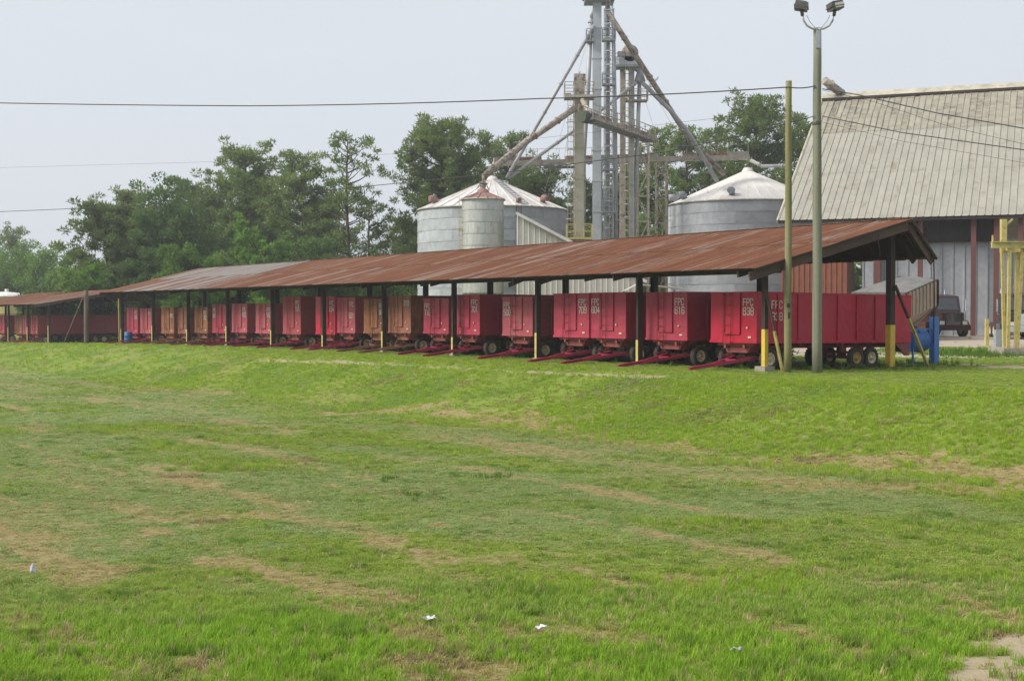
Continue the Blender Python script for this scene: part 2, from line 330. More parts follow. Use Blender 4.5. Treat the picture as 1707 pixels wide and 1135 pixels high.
def patches(X, Y):
    u, s = us(X, Y)
    n = fbm(X*1.3, Y*1.3, 4); n2 = fbm(X*.35+7, Y*.35, 4); n3 = fbm(X*.16+40, Y*.3+9, 4)
    dry = np.zeros(X.shape); sand = np.zeros(X.shape)
    for pts, wd, a in DRY: dry = np.maximum(dry, a*smooth(1.5, .1, seg_d(X, Y, pts)/wd+(n-.5)*3.4))
    for k_, (pts, wd, a) in enumerate(SAND): sand = np.maximum(sand, a*smooth(1.3, .6, seg_d(X, Y, pts)/wd+(n-.5)*(1.6 if 2 <= k_ <= 4 else 4.0)))
    st = fbm(u*.10+2, s*.75, 4); st2 = fbm(u*.22+50, s*1.9+8, 3)
    fieldm = smooth(-10, -12.5, s)
    dry = np.maximum(.9*dry, .5*smooth(.60, .76, n2+.3*(n-.5))*smooth(-3.5, -6, s))
    dry = np.maximum(dry, fieldm*(.55*smooth(.56, .72, st+.5*(n-.5))*smooth(.42, .6, n2+.2)+.5*smooth(.60, .74, st2+.3*(n-.5))))
    dry = np.maximum(dry, .3*smooth(.62, .74, st2+.2*(n-.5))*smooth(-3.0, -4.0, s)*(1-fieldm)); dry = np.clip(np.maximum(dry, .7*np.clip(sand, 0, 1)), 0, 1)
    yard = smooth(11.5, 14.5, s+1.5*(n-.5))*smooth(60, 66, Y+(n-.5)*3+np.clip(36-X, 0, 3)*0)*smooth(2, 5, X)
    yard = np.maximum(yard, 0)
    isle = np.exp(-(((X-23.5)/4.5)**2+((Y-70)/5.)**2)); yard = yard*smooth(.5, .25, isle+(n-.5)*.3)
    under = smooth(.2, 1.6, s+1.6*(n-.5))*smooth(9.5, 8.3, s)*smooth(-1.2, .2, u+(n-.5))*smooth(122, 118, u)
    blue = smooth(.40, .58, .6*n3+.4*st+.18*(n-.5))*smooth(-9.5, -12.5, s)*smooth(14, 22, Y)
    return dry, np.clip(sand, 0, 1), np.clip(yard, 0, 1), under, blue, n, n2
rows = np.concatenate([np.linspace(-60, 6, 12), np.linspace(7, 11, 8), 11.5*np.exp(np.linspace(0, math.log(130/11.5), 430)), np.geomspace(135, 1500, 30)])
cols = np.concatenate([-np.geomspace(3, 1.12, 16), np.linspace(-1.05, 1.05, 380), np.geomspace(1.12, 3, 16)])
half = np.where(rows < 14, 8+np.abs(rows)*.1, np.maximum(8, rows*.46)); 
GX = cols[None, :]*half[:, None]; GY = np.repeat(rows[:, None], len(cols), 1)
gz = terrain(GX, GY); nr, ncl = GX.shape
d_, sa_, ya_, un_, bl_, _, _ = patches(GX, GY)
idx = np.arange(nr*ncl).reshape(nr, ncl)
quads = np.stack([idx[:-1, :-1], idx[:-1, 1:], idx[1:, 1:], idx[1:, :-1]], -1).reshape(-1, 4)
b = NB('mown grassland soil'); v = b.coords(rnd=False)
def att(n_): return b.n('Attribute', attribute_name=n_).outputs['Fac']
nz = b.noise(v, 1.1, 8, .7); nf = b.noise(v, 9, 6, .75); nl = b.noise(v, .25, 4, .6)
col = b.mix(b.ramp(nf, .35, .68), (.15, .20, .04), (.24, .30, .055))
col = b.mix(b.ramp(nl, .4, .65), col, b.mix(nf, (.075, .14, .022), (.125, .20, .03)))
col = b.mix(b.math('MULTIPLY', att('blue'), .75), col, b.mix(nf, (.15, .195, .08), (.22, .27, .115)))
col = b.mix(b.ramp(b.math('ADD', att('dry'), b.math('MULTIPLY', b.math('SUBTRACT', nf, .5), .9)), .3, .8), col, b.mix(b.ramp(nf, .3, .7), (.22, .175, .075), (.36, .295, .145)))
col = b.mix(b.ramp(b.math('ADD', att('sand'), b.math('MULTIPLY', b.math('SUBTRACT', nf, .5), 1.3)), .2, 1.0), col, b.mix(nf, (.32, .26, .17), (.50, .42, .29)))
col = b.mix(b.ramp(b.math('ADD', att('yard'), b.math('MULTIPLY', b.math('SUBTRACT', nf, .5), .5)), .4, .7), col, b.mix(nf, (.33, .275, .215), (.45, .385, .31)))
col = b.mix(b.ramp(b.math('ADD', att('under'), b.math('MULTIPLY', b.math('SUBTRACT', nf, .5), .5)), .3, .7), col, b.mix(nf, (.045, .036, .027), (.085, .068, .05)))  # dirt under the shed, darkened further to paint in shade beneath the wagons
b.bump(b.noise(v, 14, 6, .75), .8, .06)
gm = b.done(col, .95, 0, .1)
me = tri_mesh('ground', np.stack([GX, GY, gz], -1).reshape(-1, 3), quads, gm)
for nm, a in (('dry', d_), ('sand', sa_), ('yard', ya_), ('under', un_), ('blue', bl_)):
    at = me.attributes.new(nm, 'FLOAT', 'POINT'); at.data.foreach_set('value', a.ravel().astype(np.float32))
me.polygons.foreach_set('use_smooth', np.ones(len(me.polygons), bool))
tag(link('ground', me), kind='structure')

# ------------------------------------------------------------------ the long open shed
def sheet_field(parent, mats_for, u0, u1, wd, prof, waves, depth, zoff=0, seed=1):
    """Rows of roof sheets on slopes: prof = list of (s_low, z_low, s_high, z_high, rows)."""
    rg = random.Random(seed); cache = {}
    n = int(round((u1-u0)/wd)); wd = (u1-u0)/n
    for (s0, z0, s1, z1, nrw) in prof:
        L = math.hypot(s1-s0, z1-z0); ang = math.atan2(z1-z0, s1-s0)
        for r in range(nrw):
            ln = L/nrw+(.12 if r < nrw-1 else 0)
            for k in range(n):
                m = mats_for(u0+(k+.5)*wd, r, rg); var = rg.randrange(3); key = (m.name, round(ln, 3), var)
                if key not in cache: cache[key] = corr(wd*1.035, ln, waves, depth, m, 'roof_sheet', .004, 3, var)
                t = r*L/nrw-(rg.uniform(0, .07) if r == 0 else 0)
                o = link('roof_sheet', cache[key], parent, (s0+math.cos(ang)*t, u0+k*wd, z0+math.sin(ang)*t+.014*r+(.004 if k % 2 else 0)+zoff),
                         rot=(R(rg.uniform(-.25, .25)), -ang, R(rg.uniform(-.2, .2))))
EZ, RZ, BZ = 3.62, 5.64, 4.2                      # eave, ridge, back eave heights
def roof_z(s): return EZ+(RZ-EZ)*(s+1.5)/8.23 if s <= 6.73 else RZ+(BZ-RZ)*(s-6.73)/1.47
shed = thing('open_shed', 'long open pole shed with rusted tin roof sheltering the row of red wagons', 'shed', U(0, 0), AL)
sheet_field(shed, lambda u, r, rg: (M['roof_grey'] if (u > 50.2 and u < 69 and rg.random() < (.96 if r else .35)) else M['roof_rust']),
            -1.05, 70.7, .8, [(-1.5, EZ, 6.75, RZ, 2), (8.2, BZ, 6.71, RZ+.02, 1)], 6, .028)
MB().box((6.73, 34.8, RZ+.035), (.34, 71.6, .02)).build('ridge_cap', M['roof_rust'], shed)
# seam where the newer sheets start
MB().beam((-1.45, 50.2, EZ+.06), (6.6, 50.2, RZ+.05), .05, .03).build('seam_strip', M['galv'], shed)
YR = -1.35
for i in range(11):
    u = i*6.97; z0 = float(zg(u))-.1
    for s, hgt, wd, wu in ((0, roof_z(0)-.34, .24 if i else .16, .13 if i else .16), (6.73, RZ-.42, .26, .24)):
        mb = MB(); mb.box((0, 0, (hgt+z0)/2-z0/2-(-z0)/2), (wd, wu, hgt-z0))
        p = mb.build('post', M['dark_wood'], shed, (s, u, 0))
        p.data.transform(Matrix.Translation((0, 0, 0)))
        if i == 0:
            yh = 1.62 if s else 1.5
            MB().box((0, 0, (z0+yh)/2), (wd+.012, wu+.012, yh-z0)).build('painted_base', M['yellow'], p)
            if s == 0:
                MB().box((0, 0, .02), (.5, .5, .36)).build('footing', M['concrete'], shed, (0, u, T(*U(0, 0).xy)-.02))
        elif s == 0:
            yh = .8+.5*((i*37) % 5)/5
            MB().box((-wd/2-.006, 0, (z0+yh)/2), (.012, wu+.01, yh-z0)).build('painted_face', M['pale_yellow'], p)
            MB().box((0, 0, .0), (.34, .34, .16)).build('footing', M['concrete'], shed, (0, u, z0+.12))
    # rafter and knee pieces
    MB().beam((-1.35, u, roof_z(-1.35)-.2), (6.7, u, RZ-.2), .09, .26).build('rafter', M['dark_wood'], shed)
    MB().beam((6.76, u, RZ-.2), (8.1, u, BZ-.12), .09, .22).build('rafter', M['dark_wood'], shed)
for s in (-1.3, 0.2, 1.9, 3.6, 5.3, 6.6):
    MB().box((s, 34.8, roof_z(s)-.05), (.1, 71.5, .09)).build('purlin', M['dark_wood'], shed)
for s in (7.2, 8.05): MB().box((s, 34.8, roof_z(s)-.06), (.09, 71.5, .09)).build('purlin', M['dark_wood'], shed)
for s0, z0_, s1, z1_ in ((-1.3, roof_z(-1.3)-.03, 6.7, RZ-.035), (6.78, RZ-.06, 8.1, roof_z(8.1)-.03)):
    MB().beam((s0, 34.8, z0_), (s1, 34.8, z1_), 71.3, .014).build('shade_underlay', M['dark_wood'], shed)  # dark sheet added beneath the roofing to blacken its lit underside
MB().box((-.12, 34.8, roof_z(-.12)-.34), (.06, 71.4, .26)).build('eave_beam', M['dark_wood'], shed)
MB().box((6.73, 34.8, RZ-.34), (.1, 71.4, .26)).build('ridge_beam', M['dark_wood'], shed)
for k, u in enumerate((9.2, 12.4, 14.8, 22.6, 26.3, 33.1, 40.4, 44.7)):
    MB().beam((-.35, u-.5, roof_z(-.35)-.25), (-.35, u+.9, roof_z(-.35)-.42-.08*(k % 3)), .05, .2).build('hanging_board', M['dark_wood'], shed)
for s0, s1, dz in ((-1.62, 6.72, -.26), (6.74, 8.12, -.24)):      # gable rake boards, two deep
    MB().beam((s0, -.86, roof_z(s0)+dz), (s1, -.86, roof_z(s1)+dz), .06, .3).build('rake_board', M['brown_wood'], shed)
MB().beam((-1.5, -1.0, EZ-.05), (6.72, -1.0, RZ-.05), .04, .1).build('rake_trim', M['dark_wood'], shed)
MB().beam((6.74, -1.0, RZ-.05), (8.2, -1.0, BZ-.05), .04, .1).build('rake_trim', M['dark_wood'], shed)
MB().beam((-1.5, 70.5, EZ-.14), (6.72, 70.5, RZ-.14), .05, .22).build('rake_board', M['brown_wood'], shed)
MB().beam((-.12, -.8, EZ+.2), (-.12, 1.2, EZ+.18), .12, .16).build('lookout', M['dark_wood'], shed)
def brace(p, q, t, wd=.13):
    p, q = Vector(p), Vector(q); m = p.lerp(q, t)
    o = MB().beam(p, m, wd, .06).build('brace', M['brown_wood'], shed); MB().beam(m, q, wd+.006, .066).build('painted_base', M['pale_yellow'], o)
brace((-.1, -.14, 2.9), (.57, -.32, T(*U(-.32, .57).xy)-.02), .5)
brace((6.75, -.2, 3.15), (8.55, -.35, T(*U(-.35, 8.55).xy)-.02), .4)
MB().tube([(4.9, -.95, 5.05), (4.88, -.97, 4.7), (5.0, -.95, 4.3), (4.95, -.95, 4.0)], .012, 5).build('loose_cable', M['wire'], shed)
MB().tube([(8.15, -.9, 4.1), (8.2, -.9, 2.6), (8.15, -.9, .9)], .025, 6).build('downpipe', M['dark_wood'], shed)

# ------------------------------------------------------------------ lettering
GL = {'F': [[(0, 0), (0, 2), (1, 2)], [(0, 1.08), (.8, 1.08)]], 'P': [[(0, 0), (0, 2), (.75, 2), (1, 1.75), (1, 1.2), (.75, .95), (0, .95)]],
 'C': [[(1, 1.5), (1, 1.75), (.75, 2), (.25, 2), (0, 1.75), (0, .25), (.25, 0), (.75, 0), (1, .25), (1, .5)]],
 '0': [[(.25, 0), (0, .25), (0, 1.75), (.25, 2), (.75, 2), (1, 1.75), (1, .25), (.75, 0), (.25, 0)]], '1': [[(.2, 1.7), (.5, 2), (.5, 0)]],
 '2': [[(0, 1.6), (0, 1.75), (.25, 2), (.75, 2), (1, 1.75), (1, 1.3), (0, .3), (0, 0), (1, 0)]],
 '3': [[(0, 1.6), (0, 1.75), (.25, 2), (.75, 2), (1, 1.75), (1, 1.25), (.8, 1.05), (.4, 1.05)], [(.8, 1.05), (1, .85), (1, .25), (.75, 0), (.25, 0), (0, .25), (0, .4)]],
 '4': [[(.8, 0), (.8, 2), (0, .6), (1.05, .6)]], '5': [[(1, 2), (0, 2), (0, 1.1), (.75, 1.2), (1, .95), (1, .25), (.75, 0), (.25, 0), (0, .25), (0, .4)]],
 '6': [[(1, 1.6), (1, 1.75), (.75, 2), (.25, 2), (0, 1.75), (0, .25), (.25, 0), (.75, 0), (1, .25), (1, .85), (.75, 1.1), (0, 1.1)]],
 '7': [[(0, 2), (1, 2), (.4, 0)]],
 '8': [[(.25, 1.05), (0, 1.3), (0, 1.75), (.25, 2), (.75, 2), (1, 1.75), (1, 1.3), (.75, 1.05), (.25, 1.05), (0, .8), (0, .25), (.25, 0), (.75, 0), (1, .25), (1, .8), (.75, 1.05)]],
 '9': [[(0, .4), (0, .25), (.25, 0), (.75, 0), (1, .25), (1, 1.75), (.75, 2), (.25, 2), (0, 1.75), (0, 1.15), (.25, .95), (1, .95)]]}
def letters(mb, text, org, ex, ez, h, th=.26, gap=1.42, wr=1.05):
    """Strokes of flat paint: ex = unit vector of writing, ez = up, org = lower left."""
    ex, ez, org = Vector(ex), Vector(ez), Vector(org); nrm = ex.cross(ez); s = h/2.27; t = th*s
    for i, ch in enumerate(text):
        for pl in GL.get(ch, []):
            for a, b_ in zip(pl[:-1], pl[1:]):
                pa = org+ex*((a[0]*wr*1.0+i*gap*wr+.14)*s)+ez*((a[1]+.14)*s); pb = org+ex*((b_[0]*wr+i*gap*wr+.14)*s)+ez*((b_[1]+.14)*s)
                d = (pb-pa).normalized(); sd_ = nrm.cross(d)*t/2; pa, pb = pa-d*t*.42, pb+d*t*.42
                mb.prism([pa-sd_, pb-sd_, pb+sd_, pa+sd_], nrm*.003)
# ------------------------------------------------------------------ trailers
_wheel = {}
def wheel_meshes(rimkey, r):
    k = (rimkey, r)
    if k not in _wheel:
        w2 = .12
        t = MB().lathe([(r*.56, -w2*.8), (r*.72, -w2), (r*.93, -w2*.92), (r, -w2*.6), (r, w2*.6), (r*.93, w2*.92), (r*.72, w2), (r*.56, w2*.8), (r*.53, 0)], 22, 'y', closed=True)
        for q in range(22):
            a = 2*math.pi*q/22; t.box((math.cos(a)*r*.995, 0, math.sin(a)*r*.995), (.025, w2*1.7, .035), 0, Matrix.Rotation(-a, 3, 'Y'))
        rm = MB().lathe([(r*.585, -w2*.86), (r*.55, -w2*.9), (r*.50, -w2*.55), (r*.40, -w2*.30), (r*.20, -w2*.34), (r*.17, -w2*.75), (r*.05, -w2*.85), (.001, -w2*.85)], 20, 'y')
        rm.lathe([(.001, w2*.5), (r*.4, w2*.5), (r*.55, w2*.8)], 20, 'y')
        for q in range(6):
            a = 2*math.pi*q/6; rm.box((math.cos(a)*r*.29, -w2*.36, math.sin(a)*r*.29), (.03, .03, .03), 1)
        _wheel[k] = (t.mesh('wheel', M['tyre']), rm.mesh('rim', [M[rimkey], M['frame_red']]))
    return _wheel[k]
def trailer(num, u, s, label, paint, L=6.4, W=2.44, top=2.83, bot=.98, mirror=False, lines=('FPC', None), rims='rim_cream', side=None, lowered=False, zb=None, text_low=0, lname='white_letters', ladder=True, rib_parts=False, tilt=0, lbl_h=.285):
    z0 = T(*U(u, s+1.2).xy) if zb is None else zb
    z0 = z0
    t = thing('trailer', label, 'trailer', U(u, s, z0), AL, 'farm wagons parked nose out under the sheds')
    t.rotation_euler = (0, R(tilt), AL+R(RND.uniform(-1.3, 1.3)))
    pm = REDS[paint]; hw = W/2; th = .05
    mb = MB()                                     # body: four plate walls, floor and top rail, open above
    jig = lambda: RND.uniform(-.012, .012)
    n = 5; m_ = 6; base = len(mb.v)
    grid = [[(jig() if 0 < i < n and 0 < j < m_ else 0, -hw+W*i/n, bot+(top-bot)*j/m_) for j in range(m_+1)] for i in range(n+1)]
    mb.v += [p for c in grid for p in c]
    for i in range(n):
        for j in range(m_):
            a = i*(m_+1)+j; mb.f.append([a, a+1, a+m_+2, a+m_+1]); mb.mi.append(0); mb.sm.append(False)
    mb.box((th/2+.013, 0, (top+bot)/2), (th, W-.01, top-bot-.01)); mb.box((L-th/2, 0, (top+bot)/2), (th, W-2*th, top-bot))
    for sg in (-1, 1): mb.box((L/2+.012, sg*(hw-th/2), (top+bot)/2), (L, th, top-bot-.004))
    mb.box((L/2, 0, bot+.03), (L-.15, W-.12, .06))
    for sg in (-1, 1): mb.box((L/2, sg*(hw+.012), top-.035), (L-.02, .05, .07)); mb.box((L/2, sg*(hw+.015), bot+.05), (L-.02, .04, .1))
    mb.box((-.012, 0, top-.03), (.03, W+.05, .06)); mb.box((-.012, 0, bot+.045), (.03, W+.05, .09))
    body = mb.build('body', pm, t)
    nr_ = max(4, int(round(L/1.07)))
    ribme = MB().box((0, 0, 0), (.07, .05, top-bot-.18)).mesh('side_rib', pm)
    for k in range(1, nr_):
        if rib_parts: 
            for sg in (-1, 1): link('side_rib', ribme, t, (L*k/nr_, sg*(hw+.024), (top+bot)/2))
    if not rib_parts:
        rb = MB()
        for k in range(1, nr_):
            for sg in (-1, 1): rb.box((L*k/nr_, sg*(hw+.024), (top+bot)/2), (.07, .05, top-bot-.18))
        rb.build('side_rib', pm, t)
    sgn = -1 if not mirror else 1                 # the lettered side of the front: near side (-y) or far side
    hh = top-bot
    yc0, yc1 = (.42, -.38) if not mirror else (.38, -.42)
    dp = MB().box((-.02, (yc0+yc1)/2+.0, bot+hh*.58), (.03, abs(yc0-yc1), hh*.80))
    dp.box((-.035, yc0, bot+hh*.58), (.05, .035, hh*.8)); dp.box((-.035, yc1, bot+hh*.58), (.05, .035, hh*.8)); dp.box((-.035, (yc0+yc1)/2, bot+hh*.18), (.05, abs(yc0-yc1)+.035, .035))
    dp.build('gate_panel', pm, t)
    if ladder:
        lb = MB(); ya, yb = yc0+.02, yc0-.38; zl = bot-.06-RND.uniform(0, .14); zt = top-.02
        for y in (ya, yb): lb.tube([(-.10, y, zt), (-.10, y, zl)], .014, 5)
        k = zl+.04
        while k < zt: lb.tube([(-.10, ya, k), (-.10, yb, k)], .012, 5); k += .36
        for y in (ya, yb): lb.tube([(-.10, y, zt-.05), (0, y, zt-.05)], .012, 5); lb.tube([(-.10, y, bot+.4), (0, y, bot+.4)], .012, 5)
        lb.build('ladder', M['frame_red'] if paint not in ('rust', 'ochre') else REDS['ochre'], t)
    # lettering on the front, read along -y
    lt = MB(); ty = -hw*.42 if not mirror else hw*.90
    ln0, ln1 = lines[0], lines[1] if lines[1] is not None else str(num or '')
    hgt = lbl_h; yy = ty
    if ln0: letters(lt, ln0, (-.018, yy, top-.25-hgt-text_low*0), (0, -1, 0), (0, 0, 1), hgt)
    if ln1: letters(lt, ln1, (-.018, yy, top-.25-hgt*(2.18 if ln0 else 1.0)-text_low), (0, -1, 0), (0, 0, 1), hgt*1.05)
    if lt.v: lt.build('lettering', M[lname], t)
    if side:
        l2 = MB(); x0 = .74
        letters(l2, 'FPC', (x0, -hw-.004, top-.62), (1, 0, 0), (0, 0, 1), .30); letters(l2, str(num), (x0, -hw-.004, top-1.06), (1, 0, 0), (0, 0, 1), .31)
        l2.build('side_lettering', M[side], t)
    # small door latch and plate
    MB().box((-.03, -hw*.62 if not mirror else -hw*.5, bot+hh*.3), (.04, .07, .07)).box((-.02, -hw*.72, bot+.22), (.012, .16, .07)).build('latch', M['rim_cream'], t)
    # running gear
    rw = .395; ax = [.75]+([L-3.1, L-2.25] if L > 8 else [L-1.3]); ch = MB()
    for sg in (-1, 1): ch.box((L/2, sg*.5, bot-.1), (L-.1, .1, .2))
    for k in range(int(L)): ch.box((.4+k, 0, bot-.05), (.07, W-.2, .09))
    for x in ax[1:]: ch.box((x, 0, rw), (.1, W-.5, .1)); 
    for x in ax[1:]:
        for sg in (-1, 1): ch.box((x, sg*.5, (rw+bot-.2)/2), (.22, .08, bot-.2-rw+.12))
    if L > 8:
        ch.beam((ax[1], -.62, rw+.2), (ax[2], -.62, rw+.2), .08, .1); ch.beam((ax[1], .62, rw+.2), (ax[2], .62, rw+.2), .08, .1)
        ch.box((ax[1]-.55, -.9, bot-.16), (.16, .12, .34))
        ch.prism([(L-.95, -hw+.02, bot-.01), (L-.06, -hw+.02, bot-.01), (L-.06, -hw+.02, bot-.52), (L-.3, -hw+.02, bot-.52)], (0, .06, 0))
        ch.prism([(L-.95, hw-.08, bot-.01), (L-.06, hw-.08, bot-.01), (L-.06, hw-.08, bot-.52), (L-.3, hw-.08, bot-.52)], (0, .06, 0))
    ch.build('chassis', M['frame_red'], t)
    bl = MB().prism([(.22, -.78, bot-.01), (.22, .78, bot-.01), (.22, .55, bot-.36), (.22, -.55, bot-.36)], (.5, 0, 0)); bl.box((.5, 0, bot-.05), (.8, 1.9, .1))
    bl.box((.75, 0, rw+.02), (.12, W-.5, .12)); bl.build('bolster', M['frame_red'] if paint not in ('rust', 'ochre') else REDS['rust'], t)
    tip = RND.uniform(-.12, .12); tl = 2.2+RND.uniform(-.15, .15)
    tg = MB()
    for sg in (-1, 1): tg.beam((.7, sg*.62, rw+.03), (-tl+1.05, tip+sg*.05, .17), .09, .11)
    tg.beam((-tl+1.1, tip, .17), (-tl+.0, tip, .05), .13, .12); tg.beam((-.1, -.3, rw-.06), (-.1, .3, rw-.06), .07, .07)
    tg.box((-tl-.04, tip, .05), (.16, .1, .07)); tg.beam((.2, .1, bot-.45), (-.55, tip+.1, .5), .03, .05)
    tg.build('tongue', M['tongue_red'] if paint not in ('rust', 'ochre') else REDS['rust'], t)
    for x in ax:
        for sg in (-1, 1):
            wm, rm_ = wheel_meshes(rims if not (L > 8 and x == ax[1]) else 'rim_yellow', rw)
            wo = link('wheel', wm, t, (x, sg*(hw-.13), rw)); wo.rotation_euler = (0, R(RND.uniform(0, 60)), 0 if sg < 0 else math.pi); link('rim', rm_, wo)
    return t
def tr(num, xl, xr, ytop, ybot, label, paint, **kw):
    """Set a trailer where its front face spans the bearings xl..xr."""
    s = kw.pop('s', .42+RND.uniform(-.2, .3) if num != 838 else .45); ua, ub = u_at(xl, s), u_at(xr, s); W = kw.pop('W', 2.44)
    u = ub+W/2 if kw.pop('right', True) else ua-W/2
    p = U(u, s); d = p.y; z0 = T(*U(u, s+1.2).xy)
    top = CZ+(HY-ytop)/F*d-z0; bot = CZ+(HY-ybot)/F*d-z0
    return trailer(num, u, s, label, paint, W=W, top=top, bot=min(max(bot, .78), 1.02), **kw)
tr(838, 1180, 1261, 486.5, 571.5, 'bright red wagon numbered 838 at the right end, its long ribbed side in view', 'bright', L=8.53, side='white_letters', rib_parts=True, tilt=.5, lbl_h=.285)
tr(616, 1077, 1145.3, 486.8, 567, 'red wagon numbered 616, next behind the one at the open gable end', 'red', mirror=False)
tr(604, 981.5, 1044, 487.5, 563.5, 'red wagon numbered 604 with white figures left of its gate panel', 'red', mirror=True)
tr(709, 921, 981, 489, 562, 'red wagon numbered 709 tight against the wagon 604', 'red')
tr(500, 829, 888, 494.5, 558.5, 'low faded red wagon numbered 500 behind a dark post', 'pink', mirror=True, side='faded_letters')
tr(701, 754, 799, 491, 557, 'tall red wagon numbered 701 between wagons 716 and 500', 'red')
tr(716, 702.5, 748, 497.5, 556, 'low red wagon numbered 716 with a hanging ladder', 'red', mirror=True)
tr(818, 645, 685.5, 493, 554, 'rust brown wagon numbered 818 with big ghost letters on its side', 'rust', L=8.53, lines=('', '818'), side='faded_letters')
tr(80, 608.6, 643, 498, 556, 'ochre rusted wagon numbered 80, half hidden by a post', 'ochre', rims='rim_yellow')
tr(521, 560.5, 592.5, 496, 555, 'faded red wagon numbered 521 with its figures set low', 'pink', text_low=.28)
tr(834, 526, 558.5, 494.5, 557.5, 'bright red wagon numbered 834 partly behind the wagon 521', 'bright', L=8.53)
tr(105, 471.8, 501, 494.5, 557, 'tall dusty red wagon numbered 105 with a dull weathered front', 'dull', L=8.53)
tr(510, 424.8, 453, 506, 556, 'red wagon numbered 510 just left of a dark post', 'pink')
tr(602, 387, 411.8, 506, 554.5, 'faded red wagon numbered 602 just right of a dark post', 'pink')
tr(561, 353.7, 378, 508, 555, 'red wagon numbered 561 beside the brown wagon 702', 'red', mirror=True)
tr(702, 323, 346.4, 512, 555, 'brown rusted wagon numbered 702 between a post and a red wagon', 'ochre')
tr(None, 292.5, 313, 512, 556, 'orange pink wagon without a number beside a dark post', 'rust', lines=('', ''))
tr(None, 269.5, 289.5, 512, 556, 'ochre brown wagon right of the faded pink one near the left shed end', 'ochre', lines=('', 'FPC'), text_low=.25)
tr(None, 232, 252.5, 514, 557, 'faded pink wagon, second from the left end of the long shed', 'pink', lines=('FPC', ''))
tr(606, 210.5, 229.5, 513, 556, 'red wagon at the left end of the long shed, beside the blue barrel', 'red')

# ------------------------------------------------------------------ the second shed, further along
u2 = u_at(58, -1.5); z2 = float(zg(u2)); e2, r2 = 2.80, 4.22
shed2 = thing('open_shed', 'lower open shed with rusted tin roof at the far left beside a pale pole', 'shed', U(u2, 0), AL)
sheet_field(shed2, lambda u, r, rg: M['roof_rust'], 0, 32, .8, [(-1.5, e2, 7.3, r2, 2), (9, 3.2, 7.28, r2+.02, 1)], 5, .03, seed=5)
for i in range(5):
    u = .9+i*6.97; zb = float(zg(u2+u))-.1
    for s, hgt in ((0, e2+.0), (3.2, e2+.55), (7.2, r2-.4)):
        p = MB().box((0, 0, (hgt+zb)/2), (.18, .18, hgt-zb)).build('post', M['dark_wood'], shed2, (s, u, 0))
        if s == 0: MB().box((-.096, 0, zb+.9), (.012, .19, 1.6)).build('painted_face', M['pale_yellow'], p)
    MB().beam((-1.3, u, e2-.14), (7.2, u, r2-.2), .08, .22).build('rafter', M['dark_wood'], shed2)
for s in (-1.2, .8, 2.8, 4.8, 6.9): MB().box((s, 16, e2+(r2-e2)*(s+1.5)/8.8-.05), (.09, 31.8, .09)).build('purlin', M['dark_wood'], shed2)
MB().beam((-1.5, .12, e2-.14), (7.2, .12, r2-.14), .06, .26).build('rake_board', M['brown_wood'], shed2)
for nm, xl, xr, lab, pt, lg in ((None, 50, 63, 'long dark red wagon at the near end of the far left shed', 'dull', 8.53), (None, 36.5, 49, 'pink red wagon in the far left shed beside the long dark one', 'pink', 6.4),
        (None, 24, 36, 'ochre brown wagon in the far left shed', 'ochre', 6.4), (None, -4, 7, 'red wagon cut by the left edge of the photo', 'red', 6.4)):
    u = u_at(xr, .6)+1.22; d = U(u, .6).y; zz = T(*U(u, 1.5).xy)
    trailer(nm, u, .6, lab, pt, L=lg, top=CZ+(HY-525.5)/F*d-zz+.0, bot=.95, lines=('FPC', None) if nm else ('', ''), tilt=-.3)

# ------------------------------------------------------------------ poles, lamps, cables
def pole(name, label, px, ybase, ytop, d, r0, r1, m, cat='pole', lean=0):
    b_ = P(px, ybase, d); t_ = P(px+lean, ytop, d); zb = T(b_.x, b_.y)
    o = thing(name, label, cat, (b_.x, b_.y, zb-.15)); h = t_.z-zb+.15; dx = t_.x-b_.x
    rg = random.Random(px); pts = [(dx*k/10+(rg.uniform(-.012, .012) if 0 < k < 10 else 0), rg.uniform(-.012, .012), h*k/10) for k in range(11)]
    MB().tube(pts, [r0+(r1-r0)*k/10 for k in range(11)], 14).build('shaft', m, o)
    return o, h, t_
lp, lh, lt_ = pole('light_pole', 'tall grey timber pole carrying two floodlights in front of the shed', 1363, 620, 50, 47, .175, .135, M['pole_grey'], 'light pole', -3)
top = Vector((lt_.x-lp.location.x, 0, lh))
mb = MB()
for sg in (-1, 1):
    mb.tube([top+Vector((0, -.14, -.06)), top+Vector((sg*.2, -.14, -.04)), top+Vector((sg*.38, -.14, .06)), top+Vector((sg*.50, -.14, .24)), top+Vector((sg*.54, -.14, .42))], .036, 8)
mb.box(top+Vector((0, -.15, -.35)), (.16, .03, .7)); mb.build('bracket', M['steel_pipe'], lp)
for sg in (-1, 1):
    hd = MB(); rt = Matrix.Rotation(R(-12*sg), 3, 'Y') @ Matrix.Rotation(R(14*sg), 3, 'Z')
    c = top+Vector((sg*.58, -.14, .72)); hd.box(c, (.44, .42, .26), 0, rt); hd.box(c+Vector((0, 0, .14)), (.36, .34, .05), 0, rt); hd.box(c+Vector((0, 0, -.02)), (.5, .46, .03), 0, rt)
    hd.tube([top+Vector((sg*.54, -.14, .40)), c+Vector((0, 0, -.1))], .06, 8)
    h_ = hd.build('floodlight', M['lamp_grey'], lp)
    MB().box(c+rt @ Vector((.05*sg, -.215, 0)), (.30, .012, .17), 0, rt).build('lens', M['lens'] if sg > 0 else M['lamp_grey'], h_)
    MB().tube([top+Vector((sg*.4, -.16, .42)), top+Vector((sg*.3, -.16, .2)), top+Vector((sg*.1, -.16, -.02))], .008, 4).build('lead', M['wire'], lp)
MB().lathe([(.158, lh-3.32), (.165, lh-3.30), (.165, lh-3.22), (.158, lh-3.20)], 14, c=(lt_.x-lp.location.x, 0, 0)).build('band', M['lamp_grey'], lp)
